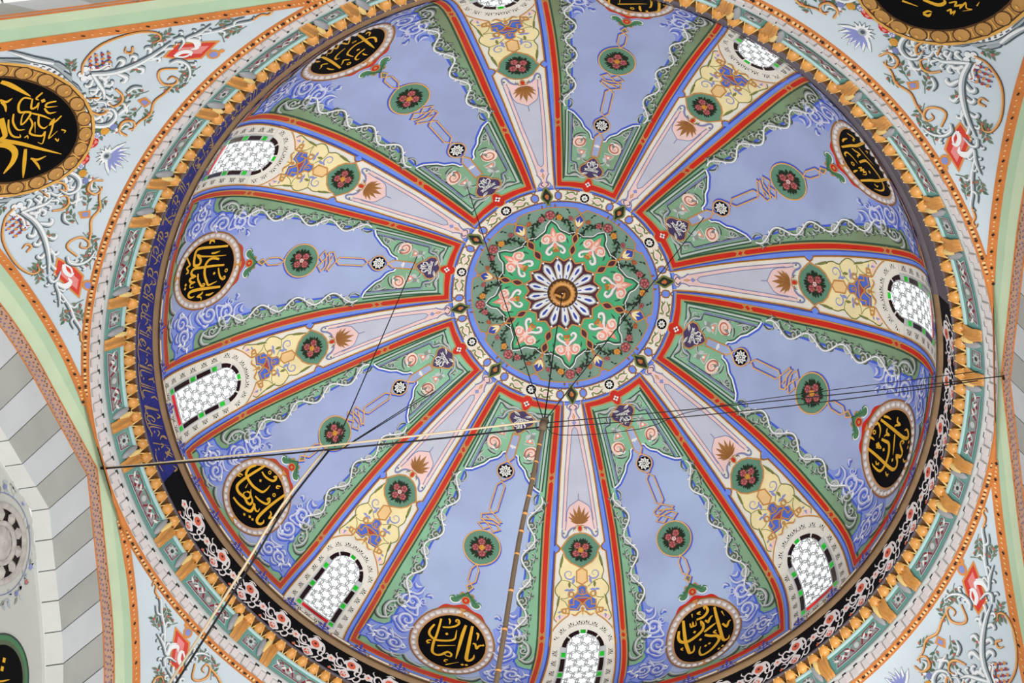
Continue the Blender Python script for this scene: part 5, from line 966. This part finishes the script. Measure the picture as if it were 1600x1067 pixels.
for az0, where, _ in PEN:
    mp = pend_map(az0); loc = Vector(sph_pt(np.array(az0), np.array(T0+.2/RSP), np.array(0.)).tolist())
    t = empty('pendentive', loc, kind='structure', label='pale blue corner vault with painted acanthus scrolls at '+where)
    base_az = {'upper left': -180, 'upper right': -90, 'lower right': 0, 'lower left': 90}[where]
    A_ = np.linspace(base_az+1, base_az+89, 89); rows = []; bandE = [[], []]
    for az in A_:
        r0 = KP[1][0]*(1+hr(az))-.001; r1 = min(rho_edge(az), RSP*.9985)
        if r1 <= r0+.001: continue
        TT = np.linspace(math.asin(r0/RSP), math.asin(r1/RSP), 26); rows.append([sph_pt(np.array(az), np.array(v), np.array(0.)) for v in TT])
    rows = np.array(rows); grid_obj('vault_ground', rows, False, 'pend_blue', parent=t)
    # orange beaded bands along the arch edges
    for side in (0, 1):
        V1 = []
        for az in np.linspace(base_az+.5, base_az+89.5, 180):
            c, s = math.cos(math.radians(az)), math.sin(math.radians(az)); dx = DX1 if c > 0 else -DX0
            ex, ey = dx/abs(c), DY/abs(s)
            if (side == 0) != (ex < ey): continue
            lim = min(ex, ey); r0 = KP[1][0]*(1+hr(az))
            D = (dx if side == 0 else DY); k1 = (abs(c) if side == 0 else abs(s))
            ra, rb = (D-.0015)/k1, (D+.0135)/k1
            ra = max(ra, r0-.0005)
            if rb < ra+.0015 or rb > RSP*.999: continue
            V1.append((az, ra, rb))
        if len(V1) < 3: continue
        n = len(V1); V = [sph_pt(np.array(a), np.array(math.asin(r_/RSP)), np.array(.0018)) for a, r_, _q in V1]+[sph_pt(np.array(a), np.array(math.asin(min(r_/RSP, .999))), np.array(.0018)) for a, _q, r_ in V1]
        ob = mesh_obj('orange_band', V, [(i, i+1, n+i+1, n+i) for i in range(n-1)], ['orange_band']*(n-1), t)
        V, F, M = [], [], []
        acc = 0; last = None; cnt = 0
        for a, r1_, r2_ in V1:
            p0 = sph_pt(np.array(a), np.array(math.asin((r1_+r2_)/2/RSP)), np.array(.0036))
            if last is not None: acc += np.linalg.norm(p0-last)
            if last is None or acc > .055:
                last_a = a; tng = (p0-last) if last is not None else None
                if tng is not None:
                    tng = tng/np.linalg.norm(tng); wv = sph_pt(np.array(a), np.array(math.asin(r2_/RSP)), np.array(.0036))-p0; wv /= np.linalg.norm(wv)
                    big = cnt % 4 == 0; sz = .026 if big else .014; o_ = len(V); sh = ((-1, 0), (0, -1), (1, 0), (0, 1))
                    V += [p0+tng*sz*u+wv*sz*(1 if big else 1.6)*v for u, v in sh]; F.append((o_, o_+1, o_+2, o_+3)); M.append('hole' if big else 'orange_light'); cnt += 1
                acc = 0
            last = p0
        if F: mesh_obj('beads', V, F, M, ob, kind='stuff')
    for n_ in PB:
        o = mk(n_, PB[n_], mp, t)
        if n_ == 'flower_garland':
            for x, y, r, a_, b_ in GR: mk('rose', shift(rose_g(a_, b_, r), x, y, 1, -.0022), mp, o)
    if where in ('upper left', 'upper right'):
        loc = Vector(sph_pt(np.array(az0), np.array(T0+RT/RSP), np.array(0.)).tolist())
        t = empty('vault_roundel', loc, label=RLAB[where], category='roundel', group='large roundels of the corner vaults')
        for n_ in PR: mk(n_, PR[n_], mp, t)
        for g in egs: mk('egg', g, mp, t)
        mk('gold_script', letters(CUL if where == 'upper left' else CUR, 0, 0, 'gold_letter', .0048), mp, t)
# ------------------------------------------------------------------ the arches that carry the vaults
def e1(u, D):               # outer edge of the arch face: vault circle, drawn to a blunt point at the crown
    u = abs(u); Rr = math.sqrt(RSP**2-D**2); u0 = .32
    if u >= u0: return ZC+math.sqrt(max(Rr*Rr-u*u, 1e-4))
    z0 = ZC+math.sqrt(Rr*Rr-u0*u0); return z0+(u0-u)*u0/math.sqrt(Rr*Rr-u0*u0)
def arch_curve(D, off, n=90, um=.97):
    Rr = math.sqrt(RSP**2-D**2); U = np.linspace(0, um*Rr, n); Pt = []
    for u in U:
        d = 1e-3; sl = (e1(u+d, D)-e1(max(u-d, 0), D))/(d+min(d, u)) if u > 0 else (e1(.002, D)-e1(.001, D))/.001
        nx, nz = sl, -1.0; L = math.hypot(nx, nz); Pt.append((u+nx/L*off, e1(u, D)+nz/L*off))
    Pt = [p for p in Pt if p[0] >= 0]; 
    if off > 0 and Pt[0][0] > 1e-4:
        Pt = [(0, Pt[0][1]+(Pt[0][0])*(Pt[0][1]-Pt[1][1])/max(1e-6, Pt[1][0]-Pt[0][0]))]+Pt
    Pt = np.array(Pt); uu = np.linspace(0, Pt[-1][0], n); zz = np.interp(uu, Pt[:, 0], Pt[:, 1]); return uu, zz
SIDES = {'left': (np.array([-1., 0]), np.array([0, 1.]), 1.067, (.016, .022, .026, .068)), 'right': (np.array([1., 0]), np.array([0, 1.]), 1.053, (.016, .022, .026, .068)), 'top': (np.array([0, -1.]), np.array([1., 0]), 1.012, (.04, .0445, .0535, .12)), 'bottom': (np.array([0, 1.]), np.array([1., 0]), 1.012, (.03, .040, .046, .10))}
ALAB = {'left': 'marble arch at the left edge, pale green moulding and painted band', 'right': 'marble arch at the right edge seen edge on, pale green moulding', 'top': 'marble arch across the top left corner, nearly overhead', 'bottom': 'marble arch below the bottom picture edge'}
def apt(side, u, z, D):
    n, t, *_ = SIDES[side]; p = n*D+t*u; return W(np.array([p[0]+OFF[0], p[1]+OFF[1], z]))
for side, (nv, tv, D1, (o2, o3, o4, o5)) in SIDES.items():
    t = empty('arch', Vector(apt(side, 0, 2.35, D1).tolist()), kind='structure', label=ALAB[side])
    D = D1
    C = [(D1, arch_curve(D, 0.0)), (D1+o2*.55, arch_curve(D, .028)), (D1+o2, arch_curve(D, .066)), (D1+o3, arch_curve(D, .090 if side == 'top' else .102)), (D1+o4, arch_curve(D, .272)), (D1+o5, arch_curve(D, .276))]
    def at(k, u): (dd, (uu, zz)) = C[k]; return apt(side, u, float(np.interp(abs(u), uu, zz)), dd)
    us = np.linspace(-.96, .96, 129)
    def band(name, k0, k1, m, **kw): return grid_obj(name, np.array([[at(k0, u), at(k1, u)] for u in us]), False, m, parent=t, **kw)
    band('green_moulding', 0, 1, 'arch_green'); band('green_fillet', 1, 2, 'arch_green_light'); pk = band('painted_band', 2, 3, 'arch_pink')
    rd = random.Random(5); V, F, M = [], [], []
    def mark(fn, u, f, du, df, m, lift=-.004):
        pts = []
        for a, b in ((-1, 0), (0, -1), (1, 0), (0, 1)):
            p = at(2, u+du*a)*(1-(f+df*b))+at(3, u+du*a)*(f+df*b); p[:2] -= nv*.012; p[2] -= .006; pts.append(p)
        o = len(V); V.extend(pts); F.append((o, o+1, o+2, o+3)); M.append(m)
    for u in np.arange(-.6, .6, .0135):
        mark(at, u, .62+rd.uniform(-.08, .08), .0026, .09, 'arch_spot'); mark(at, u+.006, .84+rd.uniform(-.05, .05), .0022, .07, 'arch_spot'); mark(at, u, .22+.1*math.sin(u*160), .0034, .05, 'arch_leaf'); mark(at, u+.005, .36+.06*math.sin(u*90), .0018, .08, 'arch_leaf')
    mesh_obj('speckles', V, F, M, pk, smooth=False, kind='stuff')
    for kk, f0 in ((2, 0), (3, 0)):
        tube([at(kk, u)-np.array([*(nv*.006), .004]) for u in us[::2]], .010, 'orange_band', 'red_line', pk, n=5, smooth=False)
    # voussoirs, one object each, alternately white and grey
    nvs = 22; edges = np.linspace(-.735, .735, nvs+1)
    for i in range(nvs):
        a, b = edges[i]+.0012, edges[i+1]-.0012
        sub = np.linspace(a, b, 4); fr_ = []; bk = []
        def sc_u(u, k): return u*{3: 1.0, 4: .93, 5: .93}[k]
        V = []; 
        for u in sub: V += [at(3, u*1.09), at(4, u*1.0), at(5, u*1.0), apt(side, u*1.09, 2.62, D1+o5+.1)]
        F = []
        for j in range(3):
            for k in range(3): F.append((j*4+k, j*4+k+1, j*4+4+k+1, j*4+4+k))
        F += [(0, 1, 2, 3), (15, 14, 13, 12)]
        mm = ('marble_white' if i % 2 else 'marble_grey')
        mesh_obj('voussoir', V, F, [mm if (f < 9 and f % 3 != 1) or f >= 9 else 'soffit_lit' for f in range(len(F))], t, smooth=False)  # undersides paler than the faces: the light on them is put into the colour
    # dark mortar just behind the joints
    grid_obj('mortar', np.array([[at(3, u*1.09)+np.array([*(nv*.02), .01]), at(4, u)+np.array([*(nv*.02), .02]), at(5, u)+np.array([0, 0, .02])] for u in np.linspace(-.735, .735, 80)]), False, 'joint', parent=t)
    rows = []
    for u in np.linspace(-.735, .735, 60):
        z = at(5, u)[2]; q = at(5, u); rows.append([q-np.array([0, 0, .004]), q+np.array([*(nv*.10), .02])])
    grid_obj('inner_fillet', np.array(rows), False, 'soffit_lit', parent=t)
# ------------------------------------------------------------------ wall that fills the left arch, with its stucco rose and roundel
DW = SIDES['left'][2]+.078
uu, zz = arch_curve(SIDES['left'][2], .276)
V = []; F = []
for i, u in enumerate(np.linspace(-.735, .735, 50)):
    zt = float(np.interp(abs(u), uu, zz))+.01; V += [apt('left', u, zt, DW), apt('left', u, 1.2, DW)]
F = [(2*i, 2*i+2, 2*i+3, 2*i+1) for i in range(49)]
wl = mesh_obj('wall_left', V, F, ['tymp']*len(F), None, smooth=False, kind='structure', label='pale grey wall filling the left arch')
def wall_map(A): return np.array([apt('left', x, y, DW-h) for x, y, h in A])
rc = (.014, 2.004)
g = G(); rd = random.Random(6)
for k in range(90):
    t = 2*math.pi*k/90; r = .128+rd.uniform(-.012, .012); g.leaf(rc[0]+r*math.cos(t), rc[1]+r*math.sin(t)*1.0, rd.uniform(0, 6.28), .020, .010, rd.choice(['grey_light', 'grey_mid', 'pend_grey']), .0012)
    if k % 9 == 0: g.disc(rc[0]+.126*math.cos(t), rc[1]+.126*math.sin(t), .007, 'petal_blue' if k % 2 else 'slate_blue', .0018, n=7)
    if k % 23 == 5: g.disc(rc[0]+.13*math.cos(t), rc[1]+.13*math.sin(t), .006, 'rose_light', .0018, n=7)
g.ring(rc[0], rc[1], .112, .0022, 'slate_blue', .0014, n=40); fw = mk('painted_flower_ring', g, wall_map, wl)
RS_ = empty('stucco_rose', Vector(apt('left', rc[0], rc[1], DW).tolist()), label='carved stucco ventilation rose on the wall at the left edge', category='rose boss')
def wl_lathe(name, prof, m, n=40, wob=0):
    V = []; F = []; k = len(prof)
    for i in range(n):
        t = 2*math.pi*i/n
        for r, h in prof: r2 = r*(1+(wob if i % 2 else 0)); V.append(apt('left', rc[0]+r2*math.cos(t), rc[1]+r2*math.sin(t), DW-h))
    for i in range(n):
        for j in range(k-1): F.append((i*k+j, ((i+1) % n)*k+j, ((i+1) % n)*k+j+1, i*k+j+1))
    return mesh_obj(name, V, F, [m]*len(F), RS_)
wl_lathe('outer_ring', [(.092, .001), (.090, .008), (.082, .010), (.076, .004)], 'stucco'); wl_lathe('grille', [(.077, .001), (.06, .0015), (.03, .002), (.001, .002)], 'hole'); wl_lathe('inner_ring', [(.050, .002), (.049, .009), (.042, .011), (.038, .005)], 'stucco'); wl_lathe('heart', [(.039, .003), (.03, .009), (.015, .011), (.001, .0115)], 'stucco', 24, .05)
for k in range(10):
    t = 2*math.pi*k/10+.15; c, s = math.cos(t), math.sin(t); V = []
    for u, v, h in ((.046, 0, .006), (.055, .010, .004), (.066, .014, .004), (.079, .004, .005), (.079, -.004, .005), (.066, -.014, .004), (.055, -.010, .004), (.062, 0, .014)): V.append(apt('left', rc[0]+u*c-v*s, rc[1]+u*s+v*c, DW-h))
    mesh_obj('acanthus_leaf', V, [(i, (i+1) % 7, 7) for i in range(7)], ['stucco']*7, RS_, smooth=False)
bc_ = (.275, 1.865)
WR = empty('wall_roundel', Vector(apt('left', *bc_, DW).tolist()), label='black roundel with green rim at the lower left picture corner', category='roundel')
g = G(); g.disc(*bc_, .102, 'leaf_green', .002, n=40); g.ring(*bc_, .102, .004, 'grey_dark', .0028, n=40); g.ring(*bc_, .084, .010, 'moss', .0026, n=40); mk('rim', g, wall_map, WR)
g = G(); g.disc(*bc_, .079, 'black', .0034, n=40); mk('disc', g, wall_map, WR)
g = G()
for x, y in ((-.036, .030), (-.024, .016)): g.add([(bc_[0]+x-.007, bc_[1]+y), (bc_[0]+x, bc_[1]+y-.007), (bc_[0]+x+.007, bc_[1]+y), (bc_[0]+x, bc_[1]+y+.007)], .0044, [(0, 1, 2, 3)], 'gold_letter')
g.stroke([(bc_[0]+.012, bc_[1]+.028), (bc_[0]-.006, bc_[1]-.004), (bc_[0]-.03, bc_[1]-.03)], .004, 'gold_letter', .0044, taper=3); g.stroke([(bc_[0]+.04, bc_[1]-.002), (bc_[0]+.03, bc_[1]-.014), (bc_[0]+.038, bc_[1]-.026)], .004, 'gold_letter', .0044); mk('gold_script', g, wall_map, WR)
# ------------------------------------------------------------------ ropes and cables of the chandelier, strung under the dome
def U(x, y, z): return W(np.array([x, y, z]))
J = (.023, -.006, 2.36)
def sag(a, b, s, n=9): return [U(*(np.array(a)*(1-t)+np.array(b)*t-np.array([0, 0, s*4*t*(1-t)]))) for t in np.linspace(0, 1, n)]
def line(name, pts, r, m, label, **kw):
    return tube(pts, r, m, name, None, n=6, label=label, category='rope', **kw)
KL, KR = (-1.0935, .0, 2.362), (1.055, -.006, 2.352)
line('pale_rope', sag(KL, (J[0], J[1]-.001, J[2]+.004), .012), .016, 'rope_pale', 'pale rope from the left arch crown to the hub of ropes')
line('black_cable', sag((KL[0], KL[1], KL[2]-.002), (J[0], J[1]+.012, J[2]-.004), .016), .014, 'cable', 'black cable hanging just under the pale rope on the left')
line('thin_wire', sag((J[0], J[1]+.004, J[2]), KR, .010), .008, 'cable', 'upper of the two thin wires running to the right arch crown')
line('thin_wire', sag((J[0], J[1]+.014, J[2]-.004), (KR[0]-.06, KR[1]+.005, KR[2]), .030), .008, 'cable', 'lower of the two thin wires running to the right arch crown')
line('drop_wire', [U(.0, .0, 3.47), U(.008, -.002, 3.0), U(*J)], .011, 'cable', 'vertical dark wire from the central boss down to the hub')
line('slack_wire', [U(*J), U(.06, .02, 2.33), U(.25, .02, 2.32), U(.42, -.01, 2.335), U(1.0, -.02, 2.36)], .006, 'cable', 'slack thin wire sagging right of the hub over the rib foot')
Q = (-.508, .001, 2.352)
for a, b, lab in (((-.240, -.414, 3.377), J, 'thin wire slanting from the upper left dome panel to the hub'), ((.480, -.228, 3.343), J, 'thin wire slanting from the upper right dome panel to the hub'),
                  ((-.437, -.214, 3.371), (Q[0]+.02, Q[1], Q[2]), 'thin wire from the left dome panel down to the pale rope'), ((-.4606, .240, 3.351), (Q[0]+.05, Q[1], Q[2]), 'upper wire of the pair from the lower left dome panel to the pale rope'), ((-.4560, .246, 3.349), (Q[0]+.04, Q[1]+.006, Q[2]), 'lower wire of the pair from the lower left dome panel to the pale rope')):
    line('thin_wire', [U(*a), U(*b)], .009, 'cable', lab)
line('pale_rope', [U(*Q), U(-.590, .072, 2.2), U(-.673, .172, 2.1), U(-.80, .318, 1.9), U(-.90, .43, 1.75)], .018, 'rope_pale', 'pale rope dropping to the lower left picture edge')
line('black_cable', [U(Q[0]+.006, Q[1]+.006, Q[2]), U(-.584, .078, 2.2), U(-.666, .180, 2.1), U(-.792, .326, 1.9), U(-.892, .438, 1.75)], .015, 'cable', 'black cable dropping beside the pale rope at lower left')
bc2 = empty('brown_cable', Vector(U(*J).tolist()), label='thick brown taped cable hanging from the hub to the bottom picture edge', category='cable')
cp = [J, (-.008, .085, 2.23), (-.039, .169, 2.1), (-.075, .307, 1.8), (-.10, .38, 1.6)]
tube([U(*p) for p in cp], .033, 'rope', 'sheath', bc2, n=8)
cc = np.array([U(*p) for p in cp])
for k in range(14):
    t = .1+k*.062*4/ .9*.22; i = min(3, int(t*4/4)); 
    u = min(3.98, .12+k*.28); i = int(u); p = cc[i]*(1-(u-i))+cc[i+1]*(u-i); d = cc[i+1]-cc[i]; d /= np.linalg.norm(d)
    tube([p-d*.012, p+d*.012], .037, 'ochre', 'tape_ring', bc2, n=8, smooth=False)
hub = empty('rope_hub', Vector(U(*J).tolist()), label='knot of ropes where the wires meet below the dome centre', category='knot')
def blob(c, r, m, name, par):
    V, F = ellipsoid(c, ((0, 0, r), (r, 0, 0), (0, r, 0)), m, name, None); return mesh_obj(name, V, F, [m]*len(F), par)
jc = U(*J); blob(jc, .06, 'rope', 'knot', hub); blob(jc+np.array([.02, .03, .06]), .045, 'cable', 'shackle', hub); tube([jc+np.array([0, 0, -.02]), jc+np.array([-.02, .05, -.16])], .055, 'rope', 'binding', hub, n=8, smooth=False)
hk = empty('rope_hook', Vector(U(*KL).tolist()), label='iron hook holding the pale rope at the left arch crown', category='hook')
tube([U(*KL), U(KL[0]-.01, 0, KL[2]+.004), U(KL[0]-.022, 0, KL[2]+.012)], .025, 'hole', 'shank', hk, n=6); blob(U(KL[0]+.004, 0, KL[2]), .03, 'hole', 'eye', hk)
hk = empty('rope_hook', Vector(U(*KR).tolist()), label='iron hook holding the wires at the right arch crown', category='hook')
tube([U(*KR), U(KR[0]+.01, 0, KR[2]+.004), U(KR[0]+.022, 0, KR[2]+.012)], .022, 'hole', 'shank', hk, n=6); blob(U(KR[0]-.004, 0, KR[2]), .026, 'hole', 'eye', hk)
